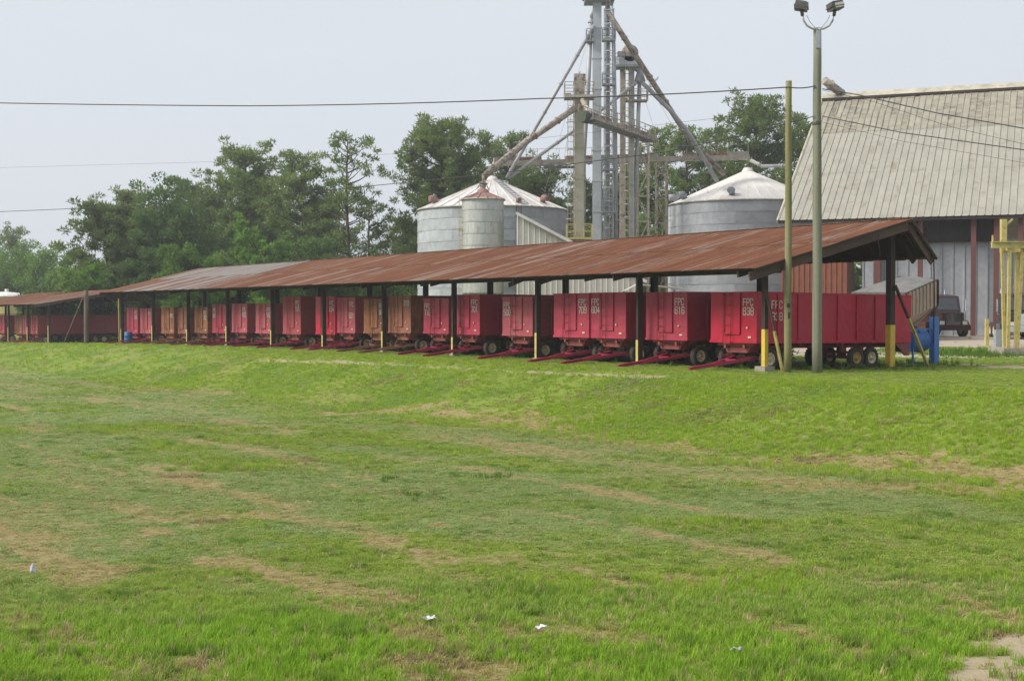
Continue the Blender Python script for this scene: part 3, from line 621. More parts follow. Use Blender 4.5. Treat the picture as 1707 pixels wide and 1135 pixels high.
wp, wh, wt_ = pole('utility_pole', 'slimmer yellow green mossy timber pole left of the floodlight pole', 1313, 620, 137, 47.6, .135, .105, M['pole_green'], 'utility pole', 0)
MB().box((.0, -.13, 2.5), (.1, .05, .14)).box((.02, -.135, 2.15), (.07, .04, .2)).build('meter_plate', M['dark_wood'], wp)
pl, ph, pt_ = pole('timber_pole', 'short thick weathered pole standing before the far left shed', 144, 575, 484, 103, .19, .17, M['pole_brown'])
sp_, _, _ = pole('guy_stake', 'thin leaning pipe beside the left end post of the long shed', 199, 573, 497, 104, .05, .05, M['pale_yellow'], 'pipe', -1)
def cable(label, pts, r, group=None, sag=0, name='cable', m='wire'):
    pts = [Vector(p) for p in pts]; out = []
    for a, c in zip(pts[:-1], pts[1:]):
        for k in range(12):
            t = k/12; q = a.lerp(c, t); q.z -= sag*4*t*(1-t); out.append(q)
    out.append(pts[-1])
    rel = [p-out[0] for p in out]
    o = MB().tube(rel, r, 5).build(name, M[m], None, out[0]); tag(o, label, 'cable', group); return o
ptop = P(1313, 147, 47.5); lp1 = P(1357, 145, 46.85)
cable('thick twisted cable crossing the whole sky to the mossy pole top', [P(-220, 168, 62), P(420, 178, 56), P(900, 166, 51), ptop, lp1], .022, sag=.05)
cable('thick cable dropping from the floodlight pole across the cream barn roof', [P(1369, 150, 46.85), P(1430, 160, 46), P(1560, 190, 44), P(1720, 218, 42)], .018)
cable('lower thick cable across the cream barn roof', [P(1369, 195, 46.85), P(1500, 222, 44.5), P(1720, 253, 42)], .016)
cable('thin slack wire between the two thick cables over the barn roof', [P(1369, 152, 46.85), P(1450, 170, 46), P(1580, 212, 44), P(1720, 245, 42)], .007)
cable('thin lowest wire over the barn roof', [P(1369, 205, 46.85), P(1500, 236, 44.5), P(1720, 275, 42)], .006)
cable('lower cable passing before the trees and grain bins to the floodlight pole', [P(-200, 362, 88), P(200, 345, 74), P(440, 328, 68), P(830, 290, 58), P(1110, 254, 51.5), P(1240, 226, 49), P(1356, 195, 46.85)], .017)
cable('faint thin wire high over the pine tops', [P(-200, 286, 95), P(340, 271, 78), P(650, 258, 70), P(960, 225, 60), P(1310, 185, 47.5)], .006)
cable('slanting guy wire from the thick pale pole to the grass', [P(140, 492, 103), P(107, 570, 100)], .03, name='guy_wire', m='pole_brown')

# ------------------------------------------------------------------ grain bins
def bin_(name, label, px, d, rad, zev, rise, m_wall, m_roof, nring=11, nsh=15, nroof=30, depth=.012, zb=None, rib=.09):
    c = P(px, HY, d); zb = T(c.x, c.y) if zb is None else zb
    t = thing(name, label, 'grain bin', (c.x, c.y, zb)); H = zev-zb; rh = H/nring
    mb = MB(); rw_, sg = 6, 5; ang = 2*math.pi/nsh*1.01
    for j in range(rw_+1):
        rr = rad+(depth if j % 2 else -depth*.2)+.03*(1-j/rw_)
        mb.v += [(rr*math.cos(ang*i/sg), rr*math.sin(ang*i/sg), rh*j/rw_*1.02) for i in range(sg+1)]
    mb.f = [[j*(sg+1)+i, j*(sg+1)+i+1, (j+1)*(sg+1)+i+1, (j+1)*(sg+1)+i] for j in range(rw_) for i in range(sg)]
    mb.mi = [0]*len(mb.f); mb.sm = [True]*len(mb.f); me_ = mb.mesh('wall_sheet', m_wall)
    for r in range(nring):
        for k in range(nsh):
            o = link('wall_sheet', me_, t, (0, 0, r*rh), 2*math.pi*(k+.5*(r % 2))/nsh); o.scale = (1+.0015*(k % 2), 1+.0015*(k % 2), 1)
    ra = 2*math.pi/nroof; ro, ri = rad+.12, .45; z1 = rise*(1-ri/ro)
    mb = MB(); aa = [(0, rib), (.06, rib), (.10, 0), (.5, .005), (.92, 0), (.96, rib), (1.0, rib)]
    mb.v = [(q*math.cos(ra*a), q*math.sin(ra*a), zz+hgt*(.3+.7*(q/ro))) for q, zz in ((ro, -.05), (ri, z1)) for a, hgt in aa]; n = len(aa)
    mb.f = [[i, i+1, n+i+1, n+i] for i in range(n-1)]; mb.mi = [0]*(n-1); mb.sm = [False]*(n-1); me_ = mb.mesh('roof_panel', m_roof)
    for k in range(nroof): link('roof_panel', me_, t, (0, 0, H), ra*k)
    MB().lathe([(.02, H+rise+.18), (.35, H+rise+.1), (.55, H+z1-.02), (.6, H+z1-.1)], 16).build('roof_cap', m_roof, t)
    MB().lathe([(rad-.05, H-.04), (rad+.16, H-.09), (rad+.16, H-.03), (rad-.05, H+.05)], 40, closed=True).build('eave_ring', M['cream_steel'], t)
    return t, H
def roof_vent(t, rad, rise, H, azi, fr, m, sz=.45):
    a = R(azi); q = rad*fr; p = Vector((math.cos(a)*q, math.sin(a)*q, H+rise*(1-fr)))
    MB().tube([p, p+Vector((0, 0, sz))], sz*.55, 10).tube([p+Vector((0, 0, sz*.9)), p+Vector((math.cos(a)*sz*1.3, math.sin(a)*sz*1.3, sz*.75))], sz*.62, 10).build('roof_vent', m, t)
dA = 122; radA = 124/F*dA; zA = CZ+(HY-352)/F*dA; riA = 55/F*dA
ba, HA = bin_('grain_bin', 'wide galvanised bin with pale ribbed cone roof left of the elevator towers', 821, dA, radA, zA, riA, M['galv'], M['bin_roof'])
roof_vent(ba, radA, riA, HA, 205, .82, M['hopper_roof']); roof_vent(ba, radA, riA, HA, -38, .84, M['hopper_roof']); roof_vent(ba, radA, riA, HA, -68, .9, M['hopper_roof'], .3)
mb = MB(); a1 = R(-64)
def onroof(fr, off=.0, lift=.16):
    return Vector((math.cos(a1)*radA*fr-math.sin(a1)*off, math.sin(a1)*radA*fr+math.cos(a1)*off, HA+riA*(1-fr)+lift))
for off in (-.28, .28): mb.beam(onroof(.12, off), onroof(.97, off), .06, .06)
for k in range(15): mb.beam(onroof(.14+.06*k, -.28), onroof(.14+.06*k, .28), .06, .06)
mb.build('roof_ladder', M['galv_dark'], ba)
mb = MB()
for sx in (-.2, .2):
    mb.beam((math.cos(R(-70))*(radA+.15)+sx, math.sin(R(-70))*(radA+.15), 1), (math.cos(R(-70))*(radA+.15)+sx, math.sin(R(-70))*(radA+.15), HA), .05, .05)
for k in range(26): mb.beam((math.cos(R(-70))*(radA+.15)-.2, math.sin(R(-70))*(radA+.15), 1+.35*k), (math.cos(R(-70))*(radA+.15)+.2, math.sin(R(-70))*(radA+.15), 1+.35*k), .04, .04)
mb.build('wall_ladder', M['red_steel'], ba)
dB = 130; radB = 133/F*dB; zB = CZ+(HY-343)/F*dB; riB = 60/F*dB
bb, HB = bin_('grain_bin', 'wide galvanised bin with smooth white cone roof between the towers and the cream barn', 1245, dB, radB, zB, riB, M['galv'], worn('smooth white bin roof', (.66, .64, .61), (.57, .54, .51), scale=.7, rough=.75, rnd=.04, spec=.2), nroof=36, rib=.025)
for az, fr in ((-112, .86), (-64, .86), (-160, .88), (-178, .9)): roof_vent(bb, radB, riB, HB, az, fr, M['galv_dark'] if az != -64 else M['rusty_pipe'], .5)
mb = MB()
for sx in (-.25, .25): mb.beam((-radB-.3, sx-2, 1), (-radB-.3, sx-2, HB+.6), .09, .09)
for k in range(24): mb.beam((-radB-.3, -2.25, 1+.4*k), (-radB-.3, -1.75, 1+.4*k), .06, .06)
for k in range(6): mb.beam((-radB-.3, -2, 3+1.5*k), (-radB+.15, -2, 3+1.5*k), .06, .06)
mb.build('wall_ladder', M['galv_dark'], bb)
dH = 107; radH = 34.5/F*dH; zH = CZ+(HY-333)/F*dH; riH = 15/F*dH
bh, HH = bin_('hopper_bin', 'slim galvanised bin with small red cone roof in front of the wide bin', 805, dH, radH, zH, riH, M['hopper_wall'], M['hopper_roof'], nring=8, nsh=8, nroof=14, depth=.014, zb=3.6)
mb = MB()
for sx in (-.16, .16): mb.beam((-radH-.05+sx, -.55, .1), (-radH-.05+sx, -.55, HH+.1), .05, .05)
for k in range(17): mb.beam((-radH-.21, -.55, .3+.35*k), (-radH+.11, -.55, .3+.35*k), .04, .04)
for k in range(3): mb.box((-radH-.05, -.6, 1.4+1.8*k), (.5, .16, .14))
mb.build('wall_ladder', M['pale_yellow'], bh)
mb = MB().lathe([(radH, 0), (.35, -1.9), (.3, -2.2)], 20); mb.build('hopper_cone', M['galv_dark'], bh)
mb = MB()
for a in range(4):
    ax_, ay_ = radH*.95*math.cos(R(45+90*a)), radH*.95*math.sin(R(45+90*a)); mb.beam((ax_, ay_, .3), (ax_, ay_, T(bh.location.x, bh.location.y)-3.6-.1), .16, .16)
mb.box((0, -radH, -1.3), (4.2, .22, .26)); mb.box((2.0, -radH, -1.75), (.4, .3, .8)); mb.box((0, radH, -1.3), (3.4, .2, .24)); mb.build('leg_frame', M['cream_steel'], bh)
# hood over the small bin, rail stubs
MB().tube([(0, 0, HH+riH-.1), (0, 0, HH+riH+.45)], .22, 10).beam((-.5, -.1, HH+riH+.1), (.1, -.1, HH+riH+.9), .08, .08).beam((.5, -.1, HH+riH), (.05, -.1, HH+riH+.9), .08, .08).build('inlet', M['cream_steel'], bh)

# lean-to clad in white vertical sheets
dl = 103; a_ = P(862, 358, dl); c_ = P(1066, 467, dl); zl = T(a_.x, a_.y)
lean = thing('lean_to', 'white sheeted half gable building in front of the wide left bin', 'building', (a_.x, a_.y, zl)); Wl = c_.x-a_.x; h0, h1 = a_.z-zl, c_.z-zl
nS = 22
for k in range(nS):
    x0, x1 = Wl*k/nS, Wl*(k+1)/nS; f = lambda x: h0+(h1-h0)*x/Wl
    mb = MB(); q = [(x0, 0), (x0+.06, -.05), (x0+.12, 0), (x1, 0)]
    mb.v = [(x, y, 0) for x, y in q]+[(x, y, f(x)) for x, y in q]; mb.f = [[i, i+1, i+5, i+4] for i in range(3)]; mb.mi = [0]*3; mb.sm = [False]*3
    mb.build('wall_sheet', M['white_sheet'], lean)
for k in range(10):
    y0 = -.35+k*.84; o = link('roof_sheet', bpy.data.meshes.get('lean_roof') or corr(.86, math.hypot(Wl+.9, h0-h1), 4, .03, M['white_sheet'], 'lean_roof'), lean, (-.1, y0, h0+.12), rot=(0, math.atan2(h0-h1, Wl), 0))
MB().beam((-.1, -.38, h0+.1), (Wl+.5, -.38, h1-.14), .06, .22).build('rake_trim', M['bin_roof'], lean)
for x, y, dx, dy in ((0, 4, .06, 7.8),): MB().box((x, y, h0/2-.1), (dx, dy, h0)).build('side_wall', M['white_sheet'], lean)
# a low lean roof stub to its right, over the bin floor
st = thing('roof_canopy', 'small white pitched canopy at the right foot of the white half gable building', 'canopy', P(1062, 474, 101)-Vector((0, 0, .2)))
zc_ = st.location.z-T(st.location.x, st.location.y)
MB().beam((-1.0, 0, -.3), (-.05, 0, .18), 3, .05).beam((.05, 0, .18), (3.2, 0, -.1), 3, .05).build('roof', M['white_sheet'], st)
for x in (-.9, 2.9): MB().beam((x, 1.2, -.2), (x, 1.2, -zc_), .12, .12).build('post', M['galv_dark'], st)

# ------------------------------------------------------------------ elevator towers
def rails(mb, x0, x1, y0, y1, z, h=1.05, n=3, r=.06):
    cs = [(x0, y0), (x1, y0), (x1, y1), (x0, y1)]
    for a, c in zip(cs, cs[1:]+cs[:1]):
        for k in range(n):
            x, y = a[0]+(c[0]-a[0])*k/n, a[1]+(c[1]-a[1])*k/n; mb.beam((x, y, z), (x, y, z+h), r, r)
        for hh in (h*.5, h): mb.beam((a[0], a[1], z+hh), (c[0], c[1], z+hh), r*.9, r*.9)
def cage_ladder(mb, x, y, z0, z1, wd=.45, cage=True, step=.6):
    for sx in (-wd/2, wd/2): mb.beam((x+sx, y, z0), (x+sx, y, z1), .05, .05)
    z = z0
    while z < z1: mb.beam((x-wd/2, y, z), (x+wd/2, y, z), .04, .04); z += step
    if cage:
        z = z0+2.2; hoop = [(wd*.8*math.cos(R(a)), -.75*math.sin(R(a))) for a in (0, 45, 90, 135, 180)]
        while z < z1:
            for a, c in zip(hoop[:-1], hoop[1:]): mb.beam((x+a[0], y+a[1], z), (x+c[0], y+c[1], z), .025, .07)
            z += 1.15
        for hx, hy in hoop[1:-1]: mb.beam((x+hx, y+hy, z0+2.2), (x+hx, y+hy, z1), .03, .03)
def casing(t, name, x, y, wx, wy, z0, z1, m, step=2.6):
    mb = MB().box((x, y, (z0+z1)/2), (wx, wy, z1-z0)); z = z0+step
    while z < z1: mb.box((x, y, z), (wx+.09, wy+.09, .1)); z += step
    return mb.build(name, m, t)
DE = 114; kE = F/DE
def ez(py, d=DE): return CZ+(HY-py)/F*d
# beige leg
p = P(965, HY, DE); zb = T(p.x, p.y)
e1 = thing('bucket_elevator', 'beige rust streaked elevator leg with round head and railed platform', 'elevator', (p.x, p.y, 0))
casing(e1, 'casing', 0, 0, .78, .6, zb, ez(158), M['beige'])
hd = MB().box((0, 0, ez(146)), (.86, .7, ez(133)-ez(160))).box((.05, 0, ez(131)), (.95, .75, .5)).tube([(.05, -.36, ez(140)), (.05, .36, ez(140))], .55, 12).beam((-.25, -.2, ez(133)), (.1, -.2, ez(122)), .08, .08)
hd.build('head', M['rusty_pipe'], e1)
mb = MB(); z = ez(162); mb.box((0, 0, z-.12), (2.5, 1.7, .24)); mb.box((-.95, 0, z+.05), (.5, 1.5, .2)); rails(mb, -1.22, 1.22, -.85, .85, z, 1.05); mb.build('platform', M['cream_steel'], e1)
mb = MB(); z = ez(397); mb.box((0, -.2, z-.08), (2.1, 1.8, .16)); rails(mb, -1.05, 1.05, -1.1, .7, z, 1.1); mb.build('lower_platform', M['pale_yellow'], e1)
mb = MB(); cage_ladder(mb, -.72, -.1, zb+.5, ez(162)); mb.build('cage_ladder', M['cream_steel'], e1)
mb = MB()
for z in range(4, 16, 3): mb.beam((-.9, 0, z), (.9, 0, z), .06, .06)
mb.box((-1.7, -.2, ez(280)), (2.6, .25, .22)); mb.build('cable_tray', M['lamp_grey'], e1)
# tall bluish leg with its ladder tower
p = P(995, HY, DE+2); zb = T(p.x, p.y); d2 = DE+2
e2_ = thing('bucket_elevator', 'tallest bluish galvanised elevator leg running out of the top of the photo', 'elevator', (p.x, p.y, 0))
zt = ez(-40, d2)
casing(e2_, 'casing', -.02, 0, .72, .6, zb, zt, M['galv_blue'])
casing(e2_, 'casing', .92, .4, .40, .5, zb, zt, M['cream_steel'])
hd = MB().box((.4, 0, zt+.7), (1.8, .8, 1.4)).tube([(.4, -.4, zt+1.2), (.4, .4, zt+1.2)], .9, 14); hd.build('head', M['galv_dark'], e2_)
mb = MB(); z = ez(4, d2); mb.box((.15, 0, z), (2.5, 2.2, .42)); mb.box((-.9, 0, z+.3), (.7, 1.8, .3)); rails(mb, -1.1, 1.4, -1.1, 1.1, z+.2, 1.1); mb.build('platform', M['galv_dark'], e2_)
mb = MB(); cage_ladder(mb, 1.0, -.35, zb+1, ez(8, d2), .5)
for sx, sy in ((.55, -.7), (1.35, -.7)): mb.beam((sx, sy, zb), (sx, sy, ez(20, d2)), .08, .08)
k = 0; z = zb+1
while z < ez(30, d2): mb.beam((.55, -.7, z), (1.35, -.7, z), .05, .05); mb.beam((.55 if k % 2 else 1.35, -.7, z), (1.35 if k % 2 else .55, -.7, z+1.5), .035, .035); z += 1.5; k += 1
mb.build('ladder_tower', M['galv'], e2_)
for py in (145, 72, 355, 285):
    mb = MB(); z = ez(py, d2); mb.box((.95, -.5, z), (1.1, .9, .14)); rails(mb, .42, 1.5, -.95, 0, z, 1.0, 2); mb.build('rest_platform', M['galv_dark'], e2_)
mb = MB(); mb.box((-.62, -.3, ez(73, d2)), (.7, .9, .14)); rails(mb, -.95, -.3, -.75, .1, ez(73, d2), 1.0, 2); mb.build('rest_platform', M['galv_dark'], e2_)
MB().tube([(1.35, 0, ez(38, d2)), (1.55, 0, ez(200, d2)), (1.65, 0, ez(404, d2))], .16, 8).tube([(-.55, -.1, ez(36, d2)), (-.8, -.1, ez(150, d2)), (-1.15, -.1, ez(260, d2)), (-1.3, -.1, zb)], .2, 8).tube([(-.1, 0, ez(20, d2)), (-.45, -.05, ez(30, d2)), (-.6, -.1, ez(42, d2))], .24, 8).build('downpipe', M['grey_pipe'], e2_)
# twin leg
p = P(1044, HY, DE+5); zb = T(p.x, p.y); d3 = DE+5
e3 = thing('bucket_elevator', 'twin trunk elevator leg with rusted motor head right of the tallest one', 'elevator', (p.x, p.y, 0))
for x in (-.35, .42): casing(e3, 'trunk', x, 0, .46, .5, zb, ez(108, d3), M['cream_steel'] if x < 0 else M['pale_steel'])
hd = MB().box((.12, 0, ez(105, d3)), (1.7, .8, .75)).build('head', M['galv'], e3)
MB().lathe([(.05, -.4), (.75, -.4), (.75, .4), (.05, .4)], 14, 'y', (.25, 0, ez(92, d3))).box((-.55, -.2, ez(93, d3)), (.55, .5, .4)).build('motor_head', M['rusty_pipe'], e3)
mb = MB(); z = ez(114, d3); mb.box((0, 0, z), (2.3, 1.7, .2)); rails(mb, -1.15, -.3, -.85, .85, z, 1.05); mb.build('platform', M['galv_dark'], e3)
mb = MB(); z = ez(170, d3); mb.box((.85, 0, z), (1.9, 1.2, .12)); rails(mb, 0, 1.8, -.6, .6, z, .95); cage_ladder(mb, .03, -.35, zb+1, ez(114, d3), .36); mb.build('ladder', M['cream_steel'], e3)
MB().lathe([(.18, ez(118, d3)), (.25, ez(121, d3)), (.5, ez(138, d3)), (.25, ez(140, d3))], 8, 'z', (1.15, -.1, 0)).tube([(.6, 0, ez(112, d3)), (1.1, -.1, ez(120, d3))], .28, 8).build('distributor', M['galv'], e3)
MB().tube([(1.1, -.1, ez(140, d3)), (.95, 0, ez(240, d3)), (.6, 0, ez(400, d3))], .17, 8).build('downpipe', M['grey_pipe'], e3)
mb = MB(); ax_ = P(1080, 148, d3)-e3.location; bx_ = P(1096, 133, d3)-e3.location
mb.beam(ax_, bx_, .06, .06); mb.beam(P(1074, 150, d3)-e3.location, P(1097, 130, d3)-e3.location, .05, .05); mb.beam(P(1072, 147, d3)-e3.location, P(1090, 146, d3)-e3.location, .05, .05); mb.build('davit', M['cream_steel'], e3)
# lattice support towers
def tower(label, xs, d, ytop, m, wy=1.2):
    p = P(xs[0], HY, d); zb = T(p.x, p.y); wx = (xs[1]-xs[0])/F*d; t = thing('support_tower', label, 'tower', (p.x, p.y, 0)); zt = CZ+(HY-ytop)/F*d
    for x in (0, wx):
        for y in (0, wy): MB().beam((x, y, zb), (x, y, zt), .13, .13).build('leg', m, t)
    mb = MB(); z = zb+1; k = 0
    while z < zt:
        for y in (0, wy): mb.beam((0, y, z), (wx, y, z), .08, .08); mb.beam((0 if k % 2 else wx, y, z), (wx if k % 2 else 0, y, min(z+2.3, zt)), .06, .06)
        for x in (0, wx): mb.beam((x, 0, z), (x, wy, z), .07, .07)
        z += 2.3; k += 1
    mb.build('bracing', m, t); return t
tower('cream lattice tower under the far end of the slanting conveyor', (1063, 1081), 124, 232, M['cream_steel'])
tower('thin rusted lattice tower beside the right hand grain bin', (1095, 1112), 126, 262, M['rusty_pipe'])
tower('grey lattice stub between the tallest elevator and the twin leg', (1003, 1014), 124, 268, M['galv_dark'])
# receding conveyor
def conveyor(label, a, c, wd, ht, m, rail=True, hood=True, trough='cream_steel'):
    a, c = Vector(a), Vector(c); t = thing('conveyor', label, 'conveyor', a); q = c-a; L = q.length; d = q.normalized(); sd_ = Vector((0, 0, 1)).cross(d).normalized()
    MB().beam((0, 0, 0), q, wd, ht).build('trough', m, t)
    n = max(3, int(L/2.2))
    for k in range(n):
        if hood and (k*7) % 5 < 4: MB().beam(d*(L*k/n+.05)+Vector((0, 0, ht/2+.16)), d*(L*(k+1)/n-.05)+Vector((0, 0, ht/2+.16)), wd*.7, .3).build('cover', [M['rusty_pipe'], M['cover_rust'], M[trough], M['cover_rust'] if k < n*.4 else M['rusty_pipe']][k % 4], t)
    mb = MB(); n2 = int(L/.9)
    for k in range(n2): mb.beam(d*(k*.9)-Vector((0, 0, ht/2+.04))-sd_*wd*.52, d*(k*.9)-Vector((0, 0, ht/2+.04))+sd_*wd*.52, .07, .08)
    mb.build('cross_member', M['galv_dark'], t)
    if rail:
        mb = MB()
        for sg in (-1, 1):
            for k in range(int(L/1.5)+1): mb.beam(d*(k*1.5)+sd_*sg*wd*.5, d*(k*1.5)+sd_*sg*wd*.5+Vector((0, 0, 1.05)), .065, .065)
            for hh in (.55, 1.05): mb.beam(sd_*sg*wd*.5+Vector((0, 0, hh)), q+sd_*sg*wd*.5+Vector((0, 0, hh)), .055, .055)
        mb.build('handrail', M['cream_steel'], t)
    return t
cv = conveyor('railed catwalk conveyor running back from the beige elevator leg', P(976, 197, 107), P(1086, 236, 123), 1.2, .26, M['rusty_pipe'])
MB().tube([(-.35, -.2, .05), (.4, .5, .05)], .5, 14).build('drive_drum', worn('mossy drum', (.06, .075, .045), (.05, .055, .04), scale=3), cv)
conveyor('long level conveyor from above the left bin to the right bin peak', P(822, 274, 121), P(1246, 263, 127), .75, .42, M['cream_steel'], rail=False)
mb = thing('catwalk_rail', 'thin handrail above the level conveyor', 'railing', P(822, 268, 120.6))
q = P(1246, 257, 126.6)-P(822, 268, 120.6); r_ = MB(); n = 24
for k in range(n+1): r_.beam(q*(k/n), q*(k/n)+Vector((0, 0, .9)), .035, .035)
r_.beam((0, 0, .9), q+Vector((0, 0, .9)), .03, .03); r_.build('rail', M['cream_steel'], mb)
def spout(label, pts, r, m, name='spout'):
    pts = [Vector(p) for p in pts]; rel = [p-pts[0] for p in pts]; t = thing(name, label, 'grain spout', pts[0]); MB().tube(rel, r, 10).build('pipe', m, t)
    mb = MB()
    for a, c in zip(rel[:-1], rel[1:]):
        n = max(1, int((c-a).length/3.2)); d = (c-a).normalized()
        for k in range(1, n+1): q = a.lerp(c, k/(n+.5)); mb.tube([q-d*.05, q+d*.05], r*1.3, 10)
    mb.build('flange', m, t)
apA = P(845, 297, dA-1); 
spout('grey spout from the tallest elevator down left to the wide bin peak', [P(990, 45, d2-.6), P(868, 257, dA-2), apA], .17, M['grey_pipe'])
spout('rusted spout from the beige elevator to the slim red capped bin', [P(958, 182, DE-.5), P(915, 212, DE-1), P(880, 235, DE-1.6), P(808, 294, dH), P(805, 312, dH)], .27, M['rusty_pipe'])
spout('thin grey spout from the twin leg down left to the wide bin peak', [P(1060, 140, d3-.4), P(985, 198, d3-1), apA+Vector((.2, 0, 0))], .15, M['grey_pipe'])
spout('rust banded spout from the tallest elevator down right to the right bin', [P(1012, 22, d2-.6), P(1054, 88, d2), P(1147, 231, 124), P(1207, 292, dB-4)], .24, M['rusty_pipe'])
spout('grey spout from the twin leg down right to the right bin roof', [P(1068, 138, d3-.4), P(1120, 189, 121), P(1150, 228, 123), P(1195, 303, dB-4.6)], .2, M['grey_pipe'])
spout('short bent spout from the beige head to the slanting conveyor', [P(970, 168, DE-.5), P(980, 186, 109), P(982, 196, 107.5)], .2, M['cream_steel'])
spout('stub pipe on the right bin peak reaching toward the barn roof', [P(1250, 268, dB-.4), P(1270, 278, dB-.4), P(1320, 277, dB-2)], .17, M['pale_steel'])
spout('rusted leaning chute stub at the barn ridge end', [P(1402, 158, 118), P(1372, 136, 117.2)], .36, M['rusty_pipe'], 'chute')
for k, (a, c) in enumerate((((993, 20), (905, 330)), ((1015, 20), (1185, 330)), ((1050, 88), (1125, 330)), ((960, 140), (930, 330)))):
    cable(['faint stay wire left of the tallest elevator', 'faint stay wire right of the tallest elevator', 'faint stay wire from the twin leg head', 'faint stay wire left of the beige leg'][k], [P(*a, 116), P(*c, 126)], .012, name='stay_wire', m='grey_pipe')

# ------------------------------------------------------------------ the big barn
PH = R(22); db = 100; bl_ = P(1296.5, 368, db); hB = db/118*23.8; bz = .42
barn = thing('barn', 'huge barn with cream ribbed tin roof and grey sheet walls at the right', 'barn', (bl_.x, bl_.y, 0), -PH)
ze = bl_.z; rise = hB*math.tan(R(30.5)); Lb = 46.0
SL = math.hypot(hB, rise); angb = math.atan2(rise, hB); nc = 90; wdb = Lb/nc; cache = {}
rg = random.Random(4)
for r in range(3):
    ln = SL/3+(.15 if r < 2 else 0); tt = r*SL/3
    for k in range(nc):
        var = rg.randrange(3); wob = .006+(.030 if (r == 2 and 2 <= k < 18) else 0); key = (r, var, wob)
        if key not in cache: cache[key] = corr(wdb*1.02, ln, 1, .055, M['barn_top'] if r == 2 else M['barn_roof'], 'roof_sheet', wob, 5, var+r*5, flat=.80)
        o = link('roof_sheet', cache[key], barn, (k*wdb, math.cos(angb)*tt-(rg.uniform(0, .03) if r == 0 else 0), ze+math.sin(angb)*tt+.02*r), rot=Matrix(((0, 1, 0), (math.cos(angb), 0, -math.sin(angb)), (math.sin(angb), 0, math.cos(angb)))).to_euler())
        o.rotation_euler = (Matrix(((0, -1, 0), (math.cos(angb), 0, -math.sin(angb)), (math.sin(angb), 0, math.cos(angb)))).to_euler()); o.location.x = (k+1)*wdb
MB().beam((0, 2*hB+.0, ze-.0), (0.001+Lb, 2*hB, ze), .02, .02).build('back_eave', M['barn_ridge'], barn)
MB().add([(0, hB, ze+rise-.02), (Lb, hB, ze+rise-.02), (Lb, 2*hB, ze), (0, 2*hB, ze)], [(0, 1, 2, 3)]).build('back_slope', M['barn_roof'], barn)
MB().prism([(-.1, hB-.75, ze+rise-.12), (-.1, hB, ze+rise+.42), (-.1, hB+.75, ze+rise-.12), (-.1, hB, ze+rise+.02)], (Lb+.2, 0, 0)).box((Lb/2, hB-.72, ze+rise-.2), (Lb, .1, .2), 1).build('ridge_cap', [M['barn_ridge'], M['dark_wood']], barn)
MB().beam((-.08, 0, ze-.08), (-.08, hB, ze+rise-.08), .12, .24).build('rake_trim', M['barn_ridge'], barn)
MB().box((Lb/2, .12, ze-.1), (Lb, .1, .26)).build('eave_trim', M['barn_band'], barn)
def bx(px, yl):                                  # local x along the barn of a bearing on the line y = yl
    t = (px-CX)/F; ex, ey = math.cos(-PH), math.sin(-PH); fx, fy = -ey, ex
    x0, y0 = bl_.x+fx*yl, bl_.y+fy*yl; return (t*y0-x0)/(ex-t*ey)
WALL = Matrix(((0, -1, 0), (0, 0, -1), (1, 0, 0))).to_euler()
yw = 1.9; xw0 = bx(1437, yw); wt = CZ+(HY-402)/F*97
nw = 52; ww = .78; wme = corr(ww*1.02, wt-bz+.3, 1, .07, M['barn_wall'], 'wall_sheet', .004, 3, 2, flat=.72)
for k in range(nw):
    link('wall_sheet', wme, barn, (xw0+(k+1)*ww, yw, bz-.2), rot=WALL)
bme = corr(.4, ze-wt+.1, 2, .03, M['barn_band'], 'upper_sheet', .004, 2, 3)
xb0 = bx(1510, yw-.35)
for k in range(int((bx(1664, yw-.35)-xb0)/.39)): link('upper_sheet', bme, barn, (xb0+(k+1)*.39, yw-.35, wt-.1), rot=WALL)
for px in (1533.5, 1622, 1660, 1700, 1745):
    x = bx(px, .7); MB().box((x, .7, (ze+bz)/2-.1), (.34, .3, ze-bz)).build('column', M['red_steel'], barn)
x = bx(1462, 1.2); MB().box((x, 1.2, ze/2), (.5, .4, ze-.2)).build('column', M['red_steel'], barn)
MB().box((bx(1449, 1.3), 1.3, ze/2), (.6, .3, ze-.2)).build('column', M['galv_dark'], barn)
# rust red enclosure under the barn's left end
xr0, xr1 = bx(1303, 1.1), bx(1410, 1.1); n = 12; wr_ = (xr1-xr0)/n
rm2 = corr(wr_*1.02, ze-.45-.05, 1, .06, M['rust_wall'], 'wall_sheet', .004, 2, 6, flat=.7)
enc = thing('clad_enclosure', 'rust red sheeted wall under the left end of the cream barn roof', 'wall', barn.location, -PH)
for k in range(n): link('wall_sheet', rm2, enc, (xr0+(k+1)*wr_, 1.1, .1), rot=WALL)
MB().box((xr1+.02, 3, ze/2-.2), (.06, 3.8, ze-.6)).build('side_wall', M['rust_wall'], enc)

